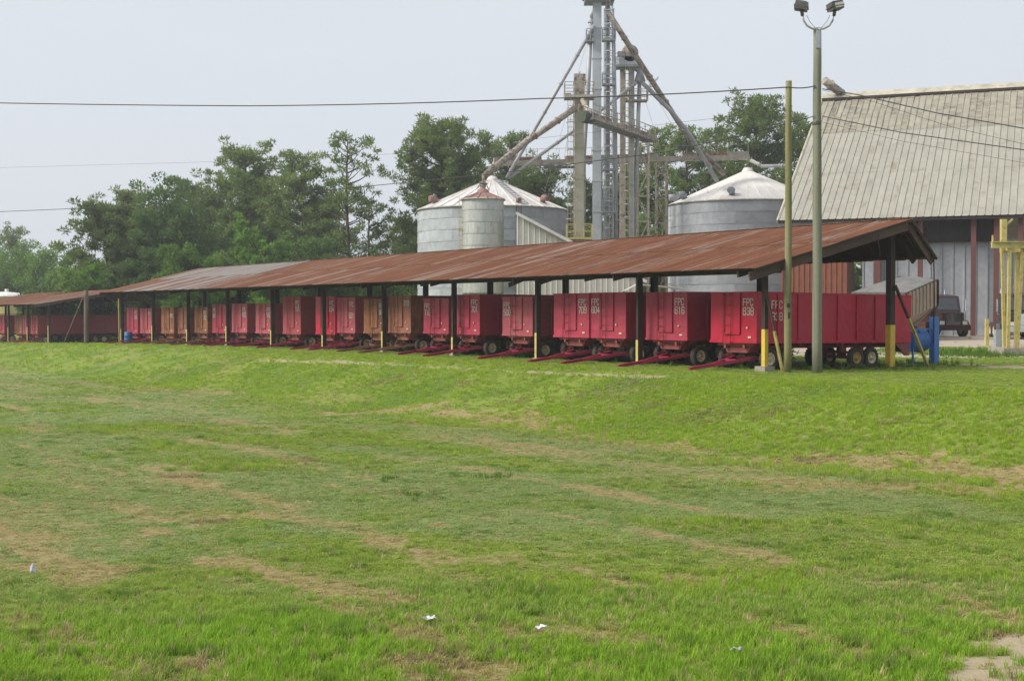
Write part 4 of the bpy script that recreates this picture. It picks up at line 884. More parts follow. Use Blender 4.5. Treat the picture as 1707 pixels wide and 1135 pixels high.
# ------------------------------------------------------------------ yard: trucks, trailer, frame, fan
def truck(name, label, p, rz, m, zb):
    t = thing(name, label, 'truck', (p.x, p.y, zb), rz)       # +x forward
    mb = MB()
    mb.prism([(-1.5, -1.1, 1.0), (.35, -1.1, 1.0), (.35, -1.1, 1.75), (.05, -1.1, 2.75), (-1.5, -1.1, 2.9)], (0, 2.2, 0)); mb.build('cab', m, t)
    MB().prism([(.352, -.85, 1.0), (1.35, -.75, .75), (1.35, -.75, 1.62), (.352, -.85, 1.78)], (0, 1.55, 0)).build('hood', m, t)
    MB().box((1.4, .0, 1.15), (.08, 1.0, .85)).build('grille', M['chrome'], t); MB().box((1.55, 0, .62), (.16, 2.3, .34)).build('bumper', M['chrome'] if m is M['black'] else m, t)
    for sg in (-1, 1):
        MB().prism([(.3, sg*1.0-.16, .62), (.5, sg*1.0-.16, 1.12), (1.15, sg*1.0-.16, 1.12), (1.45, sg*1.0-.16, .78), (1.45, sg*1.0-.16, .62)], (0, .36, 0)).build('fender', m, t)
        MB().box((1.46, sg*.82, .95), (.08, .3, .24)).build('headlight', M['lens'], t)
        MB().tube([(.15, sg*1.12, 1.5), (.2, sg*1.5, 1.55), (.2, sg*1.5, 2.55)], .03, 6).box((.2, sg*1.5, 2.1), (.1, .06, .75)).build('mirror', M['chrome'], t)
        MB().prism([(-.75, sg*1.102, 1.8), (.2, sg*1.102, 1.8), (-.02, sg*1.102, 2.55), (-.75, sg*1.102, 2.55)], (0, sg*.012, 0)).build('side_window', M['amber'] if m is M['maroon'] else M['glass'], t)
        MB().tube([(-1.62, sg*.95, .9), (-1.62, sg*.95, 3.2)], .07, 8).build('exhaust', M['chrome'], t)
        for x, in ((.8,), (-3.0,), (-4.3,)):
            wm, rm_ = wheel_meshes('rim_cream', .5); wo = link('wheel', wm, t, (x, sg*1.0, .5)); wo.scale = (1, 1.6, 1); link('rim', rm_, wo); wo.rotation_euler = (0, 0, 0 if sg < 0 else math.pi)
    MB().prism([(.36, -.95, 1.8), (.36, .95, 1.8), (.08, .9, 2.6), (.08, -.9, 2.6)], (.02, 0, .01)).build('windscreen', M['glass'], t)
    MB().box((-2.3, 0, .75), (5.4, .9, .25)).box((-3.5, 0, 1.05), (1.2, 1.0, .15)).build('frame', M['lamp_grey'], t)
    MB().box((-.6, -1.05, .72), (1.3, .5, .5)).box((-.6, 1.05, .72), (1.3, .5, .5)).build('fuel_tank', M['chrome'], t)
    return t
pt = P(1580, 558, 88); truck('truck', 'dark maroon truck cab with chrome mirrors parked by the grey barn wall', P(1572, 558, 92), R(-80), M['maroon'], T(pt.x, pt.y))
pt = P(1702, 558, 86); truck('truck', 'black truck facing out behind the yellow pipe frame', pt, R(-100), M['black'], T(pt.x, pt.y))
gA, gB, gC, gD = P(1420, 489, 87), P(1510, 489.5, 82), P(1562, 467, 84), P(1500, 462, 90)
pn = P(1510, 560, 84); gt = thing('grain_trailer', 'weathered grey tarpaulin topped hopper trailer tipped up behind the open gable', 'trailer', (pn.x, pn.y, T(pn.x, pn.y))); og = gt.location
qa, qb, qc, qd = (p-og for p in (gA, gB, gC, gD)); up = Vector((0, 0, 1))
mb = MB(); n = 8
for i in range(n+1):
    for j in range(n+1):
        s0, t0 = i/n, j/n; p = (qa*(1-s0)+qb*s0)*(1-t0)+(qd*(1-s0)+qc*s0)*t0; mb.v.append(p+up*(.05+.34*math.sin(math.pi*s0)**.6*math.sin(math.pi*t0)**.6+RND.uniform(-.025, .025)))
mb.f = [[i*(n+1)+j, (i+1)*(n+1)+j, (i+1)*(n+1)+j+1, i*(n+1)+j+1] for i in range(n) for j in range(n)]; mb.mi = [0]*n*n; mb.sm = [True]*n*n
mb.build('tarpaulin', M['tarp'], gt)
dn = up*-1.55; hop = MB(); cen_ = (qa+qb+qc+qd)/4; lo = [q+dn for q in (qa, qb, qc, qd)]; lo2 = [cen_+(q-cen_)*.45+dn*1.75 for q in (qa, qb, qc, qd)]
for k in range(4):
    k2 = (k+1) % 4; tq = (qa, qb, qc, qd); hop.add([tq[k], tq[k2], lo[k2], lo[k]], [(0, 3, 2, 1)]); hop.add([lo[k], lo[k2], lo2[k2], lo2[k]], [(0, 3, 2, 1)])
hop.add(lo2, [(0, 1, 2, 3)]); hop.build('hopper', M['beige_side'], gt)
for a0, b0, n in ((qa, qb, 7), (qb, qc, 9), (qd, qc, 6)):
    for k in range(n+1):
        p = a0.lerp(b0, k/n); o = p-cen_; o.z = 0; o = o.normalized()*.05
        MB().beam(o+dn, o, .08, .09).build('side_rib', M['beige_side'], gt, p)
mb = MB()
for a0, b0 in ((qa, qb), (qb, qc), (qc, qd), (qd, qa)): mb.beam(a0+up*.02, b0+up*.02, .1, .12)
mb.build('top_rail', M['lamp_grey'], gt)
mb = MB()
for q_, r_ in ((lo[0], .3), (lo[1], .2), (lo[2], .2), (lo[3], .3)): g_ = Vector((q_.x, q_.y, 0)).lerp(Vector((cen_.x, cen_.y, 0)), r_); g_.z = T(g_.x+og.x, g_.y+og.y)-og.z; mb.beam(q_, g_, .12, .12)
mb.beam(lo[1], lo2[2], .09, .09); mb.beam(lo[2], lo2[1], .09, .09); mb.beam(lo2[0], lo2[1], .2, .3); mb.build('undercarriage', M['lamp_grey'], gt)
for k, (fx, fy) in enumerate(((.25, .2), (.25, .8), (.5, .2), (.5, .8))):
    p = (qa*(1-fx)+qb*fx)*(1-fy)+(qd*(1-fx)+qc*fx)*fy; wm, rm_ = wheel_meshes('rim_cream', .5); wo = link('wheel', wm, gt, (p.x, p.y, T(p.x+og.x, p.y+og.y)-og.z+.5), R(-30)); wo.scale = (1, 1.6, 1); link('rim', rm_, wo)
# blue drying fan on its post
pb = P(1557.5, 607, 55.5); zb = T(pb.x, pb.y)
fan = thing('drying_fan', 'blue drying fan and blue steel post behind the red wagon 838', 'fan', (pb.x, pb.y, zb), AL)
MB().box((0, 0, .95), (.3, .26, 1.95)).build('post', M['blue'], fan); MB().box((.17, 0, .55), (.05, .2, .3)).build('bracket', M['blue'], fan)
MB().lathe([(.05, -.5), (.42, -.5), (.46, -.45), (.46, .35), (.5, .36), (.5, .42), (.3, .42), (.05, .3)], 20, 'x', (-.75, .42, .95)).build('fan_housing', M['blue'], fan)
MB().beam((-1.2, .1, 1.42), (.0, .02, 1.42), .06, .06).beam((-.9, .1, 1.4), (-.1, .02, .5), .06, .06).tube([(-.9, .3, .06), (-.15, .1, .06), (-.05, .05, .35)], .035, 6).beam((-1.2, .1, 1.42), (-1.2, .1, .1), .06, .06).build('arm', M['blue'], fan)
MB().box((-1.4, .45, .75), (.5, .6, .5)).build('duct', M['blue'], fan)
# yellow pipe frame on its concrete block
py_ = P(1680, 588, 66); zb = T(py_.x, py_.y); fr = thing('pipe_gantry', 'tall pale yellow steel frame on a concrete block at the right edge', 'gantry', (py_.x, py_.y, zb)); s_ = 66/F
Z = lambda py: (588-py)*s_
MB().prism([(-.55, -.9, -.2), (.75, -.9, -.2), (.72, -.9, .36), (-.5, -.9, .36)], (0, 2.2, 0)).build('block', M['concrete'], fr)
for x0, x1, y in ((-.2, -.16, -.6), (.02, -.12, .5), (.28, .5, -.5), (.62, .64, .6)): MB().beam((x0, y, .3), (x1, y, Z(408)), .15, .15).build('leg', M['pale_yellow'], fr)
MB().box((1.2, -.65, Z(406)), (4.5, .16, .3)).box((1.2, -.65, Z(401)), (4.5, .34, .04)).build('crossbeam', M['pale_yellow'], fr); MB().box((1.6, .55, Z(412)), (3.6, .16, .28)).build('crossbeam', M['pale_yellow'], fr)
MB().box((-.1, 0, Z(412)), (.14, 1.3, .14)).box((.6, 0, Z(414)), (.14, 1.3, .14)).build('tie', M['pale_yellow'], fr)
MB().box((-.25, 0, Z(388)), (.26, .26, 1.5)).beam((-.22, 0, Z(375)), (.2, 0, Z(362)), .08, .08).build('upright', M['pale_yellow'], fr)
MB().box((-1.0, -.65, Z(400)), (.06, .1, .6)).tube([(.4, -.5, Z(455)), (.75, -.5, Z(455))], .04, 6).build('fitting', M['pale_yellow'], fr)
pq = P(1645, 578, 76); MB().box((0, 0, .75), (.18, .18, 1.6)).build('bollard', M['pale_yellow'], None, (pq.x, pq.y, T(pq.x, pq.y)-.05)); tag(COL.objects['bollard'], 'single pale yellow bollard on the gravel left of the pipe frame', 'bollard')
pq = P(1664, 582, 72); o = thing('utility_cabinet', 'small grey utility cabinet beside the pipe frame', 'cabinet', (pq.x, pq.y, T(pq.x, pq.y))); MB().box((0, 0, .5), (.36, .4, 1.1)).build('housing', M['grey_box'], o); MB().box((0, -.21, .5), (.3, .02, .9)).build('door', M['grey_box'], o)
# blue drum by the left end post, and the old red beam behind it
pq = P(214, 568, 104.5); o = thing('barrel', 'blue plastic barrel beside the left end post of the long shed', 'barrel', (pq.x, pq.y, T(pq.x, pq.y))); MB().lathe([(.01, 0), (.28, 0), (.3, .08), (.3, .3), (.32, .32), (.3, .34), (.3, .6), (.32, .62), (.3, .64), (.3, .86), (.26, .92), (.01, .92)], 18).build('drum', M['blue'], o)
# yellow tank with white lid beyond the far left shed
pq = P(8, 520, 188); zb = T(pq.x, pq.y); o = thing('storage_tank', 'yellow tank with white domed lid behind the far left shed', 'tank', (pq.x, pq.y, zb)); zz = CZ+(HY-494)/F*188-zb
MB().lathe([(3.0, 0), (3.0, zz*.5), (3.05, zz*.51), (3.0, zz*.52), (3.0, zz)], 28).build('shell', M['tank_yellow'], o); MB().lathe([(3.15, zz-.05), (3.05, zz+.12), (1.8, zz+.5), (.4, zz+.62), (.02, zz+.62)], 28).tube([(.3, 0, zz+.5), (.3, 0, zz+1.0)], .25, 10).build('lid', M['tank_white'], o)
# litter
for k, (px, py, lab, sz) in enumerate(((51, 962, 'upright white plastic scrap in the grass at the left', .10), (715, 1043, 'white paper scrap lying lower centre in the dry grass', .075), (902, 1059, 'small white paper scrap right of the larger one', .055), (1231, 1097, 'pale crumpled scrap at the lower right in the grass', .055))):
    g = G(px, py); mb = MB(); rg = random.Random(k)
    if k == 0: mb.add([(-.04, 0, 0), (.04, .02, 0), (.035, .03, .08), (.01, .0, .15), (-.03, -.02, .09), (0, -.04, .04)], [(0, 1, 5), (1, 2, 5), (2, 3, 5), (3, 4, 5), (4, 0, 5)])
    else:
        n = 5; mb.v = [(sz*(i/4-.5)*2+rg.uniform(-.02, .02), sz*(j/4-.5)*1.1+rg.uniform(-.02, .02), rg.uniform(.01, .06)) for i in range(n) for j in range(n)]; mb.f = [[i*n+j, (i+1)*n+j, (i+1)*n+j+1, i*n+j+1] for i in range(4) for j in range(4)]; mb.mi = [0]*16; mb.sm = [False]*16
    tag(mb.build('litter', M['paper'], None, g+Vector((0, 0, .05))), lab, 'litter')

# ------------------------------------------------------------------ trees
def tufts(rg, cen, rad, n, ln, wd, flat=.7, out=None):
    """n slim leaf triangles round each centre; returns verts, tris, tone."""
    cen = np.asarray(cen); m = len(cen); rad = np.broadcast_to(np.asarray(rad, float), (m,))
    d = rg.normal(size=(m, n, 3)); d /= np.linalg.norm(d, axis=2, keepdims=True); q = rg.rand(m, n, 1)**.45
    p = cen[:, None, :]+d*q*rad[:, None, None]*np.array([1, 1, flat])
    a = d+rg.normal(scale=.7, size=(m, n, 3))+np.array([0, 0, .45]); a /= np.linalg.norm(a, axis=2, keepdims=True)
    b_ = np.cross(a, rg.normal(size=(m, n, 3))); b_ /= np.linalg.norm(b_, axis=2, keepdims=True)
    L = ln*(.6+.8*rg.rand(m, n, 1)); W = wd*(.7+.6*rg.rand(m, n, 1))
    v = np.stack([p-b_*W*.5, p+b_*W*.5, p+a*L+b_*W*.12, p+a*L*.98-b_*W*.12], 2).reshape(-1, 3)
    tri = np.arange(m*n*4).reshape(-1, 4)
    tone = np.repeat(np.clip(rg.rand(m, 1)*.7+rg.rand(m, n)*.45-.05, 0, 1).reshape(-1), 4)
    return v, tri, tone
def pine(seed, H, base, Rm, dens=1, shape=.45, nb=46, sparse=False):
    rg = np.random.RandomState(seed); mb = MB()
    lean = rg.uniform(-.02, .02, 2); tp_ = [(lean[0]*h+.12*math.sin(h*.35+seed), lean[1]*h+.1*math.cos(h*.3+seed), h) for h in np.linspace(0, H*.97, 10)]
    r0 = .018*H*.7+.06; mb.tube(tp_, [r0*(1-.92*k/9)+.02 for k in range(10)], 8)
    cen = []; rad = []
    nb = int(nb*(1.3 if not sparse else 1.1))
    for i in range(nb):
        f = (i+rg.rand())/nb; h = H*(base+(1-base)*f*.96); prof = max(0, 1-((f-shape)/(1.04-shape if f > shape else shape+.35))**2)**.6
        L = Rm*max(.22, prof)*rg.uniform(.55, 1.12); az = rg.uniform(0, 2*math.pi); up = rg.uniform(.05, .45)+.5*f
        x0 = np.array([np.interp(h, [p[2] for p in tp_], [p[j] for p in tp_]) for j in (0, 1)]+[h])
        dr = np.array([math.cos(az), math.sin(az), 0]); pts = [x0+dr*L*t+np.array([0, 0, L*up*t**1.3]) for t in (0, .35, .7, 1)]
        mb.tube([tuple(p) for p in pts], [.05+.012*L, .04+.006*L, .03, .015], 4, cap=False)
        nk = max(2, int(L*(1.9 if not sparse else 1.0)))
        for k in range(nk):
            t = rg.uniform(.3, 1.05) if not sparse else rg.uniform(.6, 1.05); p = x0+dr*L*t+np.array([0, 0, L*up*t**1.3])+rg.normal(scale=(.16*L*t+.18), size=3)*np.array([1, 1, .45])
            cen.append(p); rad.append(rg.uniform(.42, .78)*(1 if not sparse else .9))
    cen.append(np.array([tp_[-1][0], tp_[-1][1], H*.985])); rad.append(.6)
    v, q, tone = tufts(rg, cen, rad, int(46*dens), .36, .15, .62)
    return mb, v, q, tone
def broad(seed, H, base, Rm, dens=1, nb=40):
    rg = np.random.RandomState(seed); mb = MB(); tp_ = [(.1*math.sin(h*.6+seed), .1*math.cos(h*.5), h) for h in np.linspace(0, H*.8, 7)]
    mb.tube(tp_, [.022*H*(1-.85*k/6)+.03 for k in range(7)], 8); cen = []; rad = []
    lobes = [(rg.normal(size=3)*np.array([.45, .45, .3])) for _ in range(9)]
    for i in range(nb):
        d = rg.normal(size=3); d /= np.linalg.norm(d); lo = lobes[i % 9]
        c = lo*np.array([Rm, Rm, H*(1-base)*.5])+d*np.array([Rm, Rm, H*(1-base)*.5])*rg.uniform(.3, .62); c[2] = np.clip(c[2], -H*(1-base)*.5, H*(1-base)*.48); c += np.array([0, 0, H*(base+(1-base)*.5)])
        h0 = min(H*.75, max(H*base*.8, c[2]*.65)); mb.tube([(0, 0, h0), tuple(c*.5+np.array([0, 0, h0*.5+.1])), tuple(c)], [.09, .05, .02], 4, cap=False)
        for k in range(5): cen.append(c+rg.normal(scale=.16*Rm, size=3)); rad.append(rg.uniform(.45, .85)*max(.6, Rm/4.5))
    v, q, tone = tufts(rg, cen, rad, int(60*dens), .27, .19, .8)
    return mb, v, q, tone
def tree(kind, px, ytop, wpx, d, label, seed, base=.3, dens=1, mat=None, zoff=0, **kw):
    p = P(px, HY, d); zb = T(p.x, p.y); H = CZ+(HY-ytop)/F*d-zb; Rm = wpx/2/F*d*1.12
    mb, v, q, tone = (pine if kind == 'pine' else broad)(seed, H, base, Rm, dens, **kw)
    t = thing('pine_tree' if kind == 'pine' else 'broadleaf_tree', label, 'tree', (p.x, p.y, zb-.1), group='trees behind the sheds')
    mb.build('trunk', M['bark'], t)
    link('crown', tri_mesh('crown', v, q, mat or (M['needles'] if kind == 'pine' else M['leaves']), tone), t)
TREES = [
 ('pine', 250, 352, 110, 168, 'hazy pine between the broad dark pine and the rounded tree', 41, dict(base=.2, nb=54, dens=1.1)),
 ('pine', 358, 318, 110, 172, 'full pine between the rounded tree and the twin topped pine', 42, dict(base=.2, nb=56, dens=1.1)),
 ('pine', 540, 345, 100, 168, 'full pine filling the space under the sparse pine', 43, dict(base=.12, nb=56, dens=1.1)),
 ('broad', 128, 412, 100, 158, 'soft green tree between the pale bright one and the broad dark pine', 44, dict(base=.1, nb=48, dens=1.2)),
 ('broad', 690, 400, 100, 168, 'dark tree at the foot of the biggest pine', 45, dict(base=.08, nb=50, dens=1.2, mat='dark_leaves')),
 ('pine', 812, 290, 90, 172, 'pine in the notch behind the slim red capped bin', 46, dict(base=.2, nb=46)),
 ('pine', 22, 383, 70, 260, 'distant hazy pine at the left edge above the pale green tree', 1, dict(base=.3, nb=34)),
 ('pine', -20, 392, 70, 250, 'distant pine half out of the left edge', 2, dict(base=.3, nb=30)),
 ('broad', 72, 393, 128, 205, 'pale bright green leafy tree behind the far left shed', 3, dict(base=.12, nb=54, dens=1.25)),
 ('broad', 8, 425, 110, 210, 'bright green bushy tree behind the yellow tank', 4, dict(base=.1, nb=44, dens=1.2)),
 ('pine', 178, 342, 125, 150, 'broad dark pine leftmost of the tall pines', 5, dict(base=.14, nb=60, dens=1.25)),
 ('pine', 205, 325, 95, 172, 'flat topped pine peeping over the broad dark pine at the left', 6, dict(base=.55, nb=40)),
 ('broad', 285, 316, 150, 152, 'rounded yellowish green tree right of the broad dark pine', 7, dict(base=.15, nb=70, dens=1.35, mat='dark_leaves')),
 ('pine', 405, 250, 125, 165, 'tall dense pine with twin rounded top', 8, dict(base=.3, nb=64, dens=1.1)),
 ('pine', 318, 300, 90, 176, 'pine top showing behind the rounded yellowish tree', 9, dict(base=.4, nb=40)),
 ('pine', 505, 262, 120, 158, 'dark pine with pointed top left of the sparse pine', 10, dict(base=.22, nb=64, dens=1.15)),
 ('pine', 455, 308, 110, 172, 'dense pine filling the gap between two taller pines', 11, dict(base=.2, nb=54)),
 ('pine', 583, 224, 112, 150, 'tall sparse pine with bare trunk and open crown', 12, dict(base=.30, nb=46, sparse=True, dens=.85)),
 ('pine', 615, 330, 70, 162, 'small sparse pine beside the tall open one', 13, dict(base=.25, nb=30, sparse=True)),
 ('pine', 735, 203, 160, 155, 'biggest dense pine left of the grain bins', 14, dict(base=.2, nb=84, dens=1.3)),
 ('pine', 672, 375, 80, 185, 'hazy low pine in the gap left of the biggest pine', 15, dict(base=.12, nb=44)),
 ('pine', 785, 240, 90, 162, 'pine merging with the right flank of the biggest one', 16, dict(base=.25, nb=46)),
 ('pine', 853, 224, 103, 165, 'pine rising straight behind the wide left bin', 17, dict(base=.3, nb=48)),
 ('pine', 912, 268, 109, 160, 'low pine between the wide bin and the beige elevator', 18, dict(base=.2, nb=48, dens=1.1)),
 ('pine', 975, 300, 100, 168, 'pine seen through the legs of the beige elevator', 19, dict(base=.15, nb=48)),
 ('pine', 1035, 262, 90, 172, 'pine behind the twin elevator trunks', 20, dict(base=.2, nb=46)),
 ('pine', 1098, 214, 103, 168, 'pine behind the lattice towers', 21, dict(base=.3, nb=50)),
 ('pine', 1148, 210, 97, 164, 'pine behind the crossing spouts', 22, dict(base=.25, nb=52)),
 ('pine', 1196, 206, 85, 172, 'pine between the crossing spouts and the tallest right hand pine', 23, dict(base=.25, nb=46)),
 ('pine', 1254, 166, 136, 160, 'tallest right hand pine above the white roofed bin', 24, dict(base=.42, nb=64, dens=1.05)),
 ('pine', 1328, 190, 91, 165, 'pine between the mossy pole and the barn roof', 25, dict(base=.3, nb=48)),
 ('broad', 442, 372, 85, 136, 'fresh green pointed tree behind the middle of the shed roof', 26, dict(base=.1, nb=44, dens=1.2)),
 ('broad', 322, 405, 120, 136, 'fresh green spreading tree behind the grey roof sheets', 27, dict(base=.1, nb=50, dens=1.2)),
 ('broad', 560, 385, 140, 142, 'dark rounded tree at the foot of the sparse pine', 28, dict(base=.1, nb=60, dens=1.3, mat='dark_leaves')),
 ('broad', 240, 430, 90, 138, 'dark bushy tree behind the left end of the long shed', 29, dict(base=.08, nb=44, dens=1.2, mat='dark_leaves')),
 ('broad', 395, 432, 90, 138, 'dark bushy tree left of the fresh pointed one', 30, dict(base=.08, nb=44, dens=1.2, mat='dark_leaves')),
 ('broad', 500, 410, 90, 150, 'bushy tree between the pointed tree and the dark rounded one', 31, dict(base=.08, nb=44, dens=1.2, mat='dark_leaves')),
 ('broad', 150, 440, 90, 140, 'bushy tree behind the ridge of the far left shed', 32, dict(base=.08, nb=40, dens=1.2)),
 ('broad', 640, 425, 110, 150, 'low bushy tree under the gap in the pines', 33, dict(base=.06, nb=50, dens=1.2, mat='dark_leaves')),
 ('broad', 1090, 345, 70, 150, 'fresh green tree seen through the lattice towers', 34, dict(base=.1, nb=36, dens=1.1)),
 ('broad', 1424, 430, 60, 165, 'green tree seen through the gap beside the barn columns', 35, dict(base=.05, nb=36, dens=1.2, mat='dark_leaves')),
]
for kind, px, yt, wpx, d, lab, sd_, kw in TREES:
    kw = dict(kw)
    if 'mat' in kw: kw['mat'] = M[kw['mat']]
    tree(kind, px, yt, wpx, d, lab, sd_, **kw)
# undergrowth along the wood edge and the far wood
rg = np.random.RandomState(77)
def mass(name, label, spans, n, per, ln, wd, m, rad):
    cen = []
    for px0, px1, d0, d1, yt in spans:
        for _ in range(n):
            px, d = rg.uniform(px0, px1), rg.uniform(d0, d1); x = (px-CX)/F*d; zb = T(x, d); top_ = CZ+(HY-yt)/F*d+rg.uniform(-1.2, .6)
            cen.append((x, d, rg.uniform(zb+.2, top_)))
    v, q, tone = tufts(rg, cen, rad, per, ln, wd, .8); o = link(name, tri_mesh(name, v, q, m, tone)); tag(o, label, 'undergrowth', kind='stuff')
mass('undergrowth', 'tangled bushes along the wood edge behind the sheds', [(-120, 40, 204, 214, 480), (40, 200, 150, 158, 480), (200, 700, 142, 152, 462), (690, 960, 146, 156, 440), (930, 1120, 150, 160, 390)], 330, 30, .45, .3, M['dark_leaves'], 1.1)
cen = []  # low growth added behind the shed to hide lit ground seen under the wagons
for _ in range(900):
    u_ = rg.uniform(7.5, 72); p = U(u_, rg.uniform(8.4, 9.8)); zt_ = T(p.x, p.y); cen.append((p.x, p.y, zt_+rg.uniform(.05, .75)))
for _ in range(500):
    u_ = rg.uniform(6.5, 71); p = U(u_, rg.uniform(7.2, 8.6)); zt_ = T(p.x, p.y); cen.append((p.x, p.y, zt_+rg.uniform(.0, .4)))
v, q, tone = tufts(rg, cen, .34, 26, .22, .07, .9); tag(link('weeds', tri_mesh('weeds', v, q, M['dark_leaves'], tone)), 'rank weeds added behind the long shed to darken the view under the wagons', 'weeds', kind='stuff')
mass('distant_woods', 'far hazy wood beyond the pines', [(-200, 760, 270, 300, 440), (760, 1500, 200, 230, 330)], 420, 26, .9, .55, M['needles'], 2.4)

# ------------------------------------------------------------------ grass
def clump(seed, nb, h, spread, wd, lean=.5):
    rg = np.random.RandomState(seed); v = []; f = []
    for i in range(nb):
        a = rg.uniform(0, 6.28); r = spread*rg.rand()**.6; x, y = r*math.cos(a), r*math.sin(a); L = h*rg.uniform(.5, 1.15); b_ = rg.uniform(0, 6.28); ln = lean*rg.uniform(.2, 1.3)*L
        dx, dy = math.cos(b_), math.sin(b_); sx, sy = -dy*wd/2, dx*wd/2; o = len(v)
        v += [(x-sx, y-sy, -.01), (x+sx, y+sy, -.01), (x+dx*ln*.35+sx*.8, y+dy*ln*.35+sy*.8, L*.6), (x+dx*ln*.35-sx*.8, y+dy*ln*.35-sy*.8, L*.6), (x+dx*ln, y+dy*ln, L*(1-.25*ln/L))]
        f += [[o, o+1, o+2, o+3], [o+3, o+2, o+4]]
    me = bpy.data.meshes.new('blades'); me.from_pydata(v, [], f); me.materials.append(M['blades']); me.update(); return me
lib = bpy.data.collections.new('grass library')
for k, a in enumerate(((16, .15, .07, .009, .5), (18, .12, .08, .009, .7), (14, .19, .06, .009, .45), (20, .08, .09, .010, .9), (9, .055, .12, .009, 2.8))):
    lib.objects.link(bpy.data.objects.new('blade_clump_%d' % k, clump(50+k, *a)))
rg = np.random.RandomState(9)
def scatter(d0, d1, dens, xm=.46):
    n = int(((d1*d1-d0*d0)*xm+12*(d1-d0))*dens); d = np.sqrt(rg.rand(n)*(d1*d1-d0*d0)+d0*d0); x = (rg.rand(n)*2-1)*(xm*d+6); return x, d
xs, ys, ss = [], [], []
for d0, d1, dens, sc_ in ((11.5, 20, 200, .9), (20, 30, 130, 1.0), (30, 46, 88, 1.1), (46, 75, 26, 1.4), (75, 125, 3.0, 2.3)):
    x, y = scatter(d0, d1, dens); xs.append(x); ys.append(y); ss.append(np.full(len(x), sc_))
X = np.concatenate(xs); Y = np.concatenate(ys); S = np.concatenate(ss)
dry, sand, yard, under, blue, n1, n2 = patches(X, Y); u, s = us(X, Y)
tuft = fbm(X*2.6+30, Y*2.6, 3); big = fbm(X*.22+3, Y*.5+11, 3); fine = fbm(X*6, Y*6, 2)
bank = smooth(-13, -10.5, s)*smooth(-2.0, -4.0, s); near = smooth(21, 15.5, Y)
lush = np.clip(np.maximum(bank*.9, near*.8)+(big-.5)*1.6, 0, 1)*(1-.7*blue)
dr2 = np.clip(dry+(fine-.5)*1.5*np.clip(dry*3, .3, 1), 0, 1)
keep = (rg.rand(len(X)) < 1-.9*smooth(.3, 1.0, sand+(fine-.5)*.9)) & (rg.rand(len(X)) < 1-.97*smooth(.3, .7, yard)) & (rg.rand(len(X)) < 1-.88*under) & (rg.rand(len(X)) < 1-.25*dr2)
keep &= ~((s > 1.5) & (s < 8.4) & (rg.rand(len(X)) < .75) & (u > .5))
hgt = (.45+.75*lush+.55*(tuft-.45)*(1-.6*bank))*(1-.45*dr2)*(1-.25*blue*(1-lush)); hgt = np.clip(hgt, .22, 1.5)
hgt *= np.where(s > -3.2, .62, np.where(s > -11, .68, 1))
def lerp(a, b_, t): return a+(b_-a)*t[:, None]
c = lerp(np.array([.265, .345, .056]), np.array([.285, .395, .036]), lush)
c = lerp(c, np.array([.220, .385, .036]), near*lush*.75)
c = lerp(c, np.array([.270, .335, .120]), np.clip(blue*.85, 0, 1))
c = lerp(c, np.array([.12, .21, .035]), np.clip((tuft-.56)*3, 0, .7)*(1-.6*bank))
c = lerp(c, np.array([.40, .325, .135]), smooth(.38, .95, dr2)*.75)
c = lerp(c, np.array([.32, .23, .10]), smooth(.62, .9, fine)*dry*.9)
strand = rg.rand(len(X)) < .07+.25*dry; c[strand] = np.array([.46, .39, .19])*rg.uniform(.6, 1.05, (strand.sum(), 1))
c *= rg.uniform(.86, 1.14, (len(X), 1))
var = rg.randint(0, 3, len(X)); var = np.where((hgt < .5) | (rg.rand(len(X)) < .12), 3, var)
var = np.where(rg.rand(len(X)) < .6*smooth(.35, .8, dr2), 4, var)
# tall tufts and weeds, wisps round the wheels
X, Y, S, hgt, c, var, = X[keep], Y[keep], S[keep], hgt[keep], c[keep], var[keep]
ex = []
for i in range(420):
    uu, s_ = rg.uniform(-1.5, 70), rg.uniform(-.3, 8.5); p = U(uu, s_); ex.append((p.x, p.y, rg.uniform(1.0, 2.3), rg.uniform(.8, 1.8), (.075, .15, .03)))
for px, py in ((345, 330), ): pass
for px, py, n, r, hh in ((815, 795, 16, .25, 1.0), (640, 800, 10, .3, .8), (700, 825, 10, .3, .8), (880, 595, 26, .35, 3.2), (1245, 612, 40, 1.2, 1.8), (1440, 612, 60, 2.0, 2.0), (1520, 606, 50, 1.2, 2.2), (112, 570, 60, 1.0, 4), (182, 570, 60, 1.0, 4), (1620, 590, 240, 2.2, 2.4), (1650, 592, 160, 1.5, 2.4)):
    g = G(px, py)
    for i in range(n): ex.append((g.x+rg.normal(scale=r), g.y+rg.normal(scale=r), 1.3, hh*rg.uniform(.5, 1), (.075+.04*rg.rand(), .16+.05*rg.rand(), .025)))
for px, py, n, r in ((1095, 676, 90, .55), (1165, 692, 60, .4), (1225, 688, 60, .45), (1290, 686, 70, .45), (1500, 700, 50, .35), (1180, 705, 40, .3), (650, 632, 120, .8), (780, 640, 70, .6), (470, 1027, 90, .13), (370, 1045, 40, .08), (330, 1112, 160, .16), (80, 1030, 80, .14), (720, 1105, 200, .22), (300, 795, 60, .25), (360, 870, 60, .2), (500, 768, 60, .35), (1050, 640, 60, .6), (960, 660, 50, .5), (860, 668, 50, .5), (1340, 770, 120, .5), (120, 640, 60, .7), (300, 700, 60, .6), (1630, 1060, 140, .2)):
    g = G(px, py)
    for i in range(n):
        k = rg.uniform(.5, 1.1); ex.append((g.x+rg.normal(scale=r), g.y+rg.normal(scale=r*.6), 1.1 if py > 800 else 1.6, rg.uniform(.35, .8), (.40*k, .32*k, .17*k)))
ex = [(*e[:4], *e[4]) for e in ex]; ex = np.array(ex)
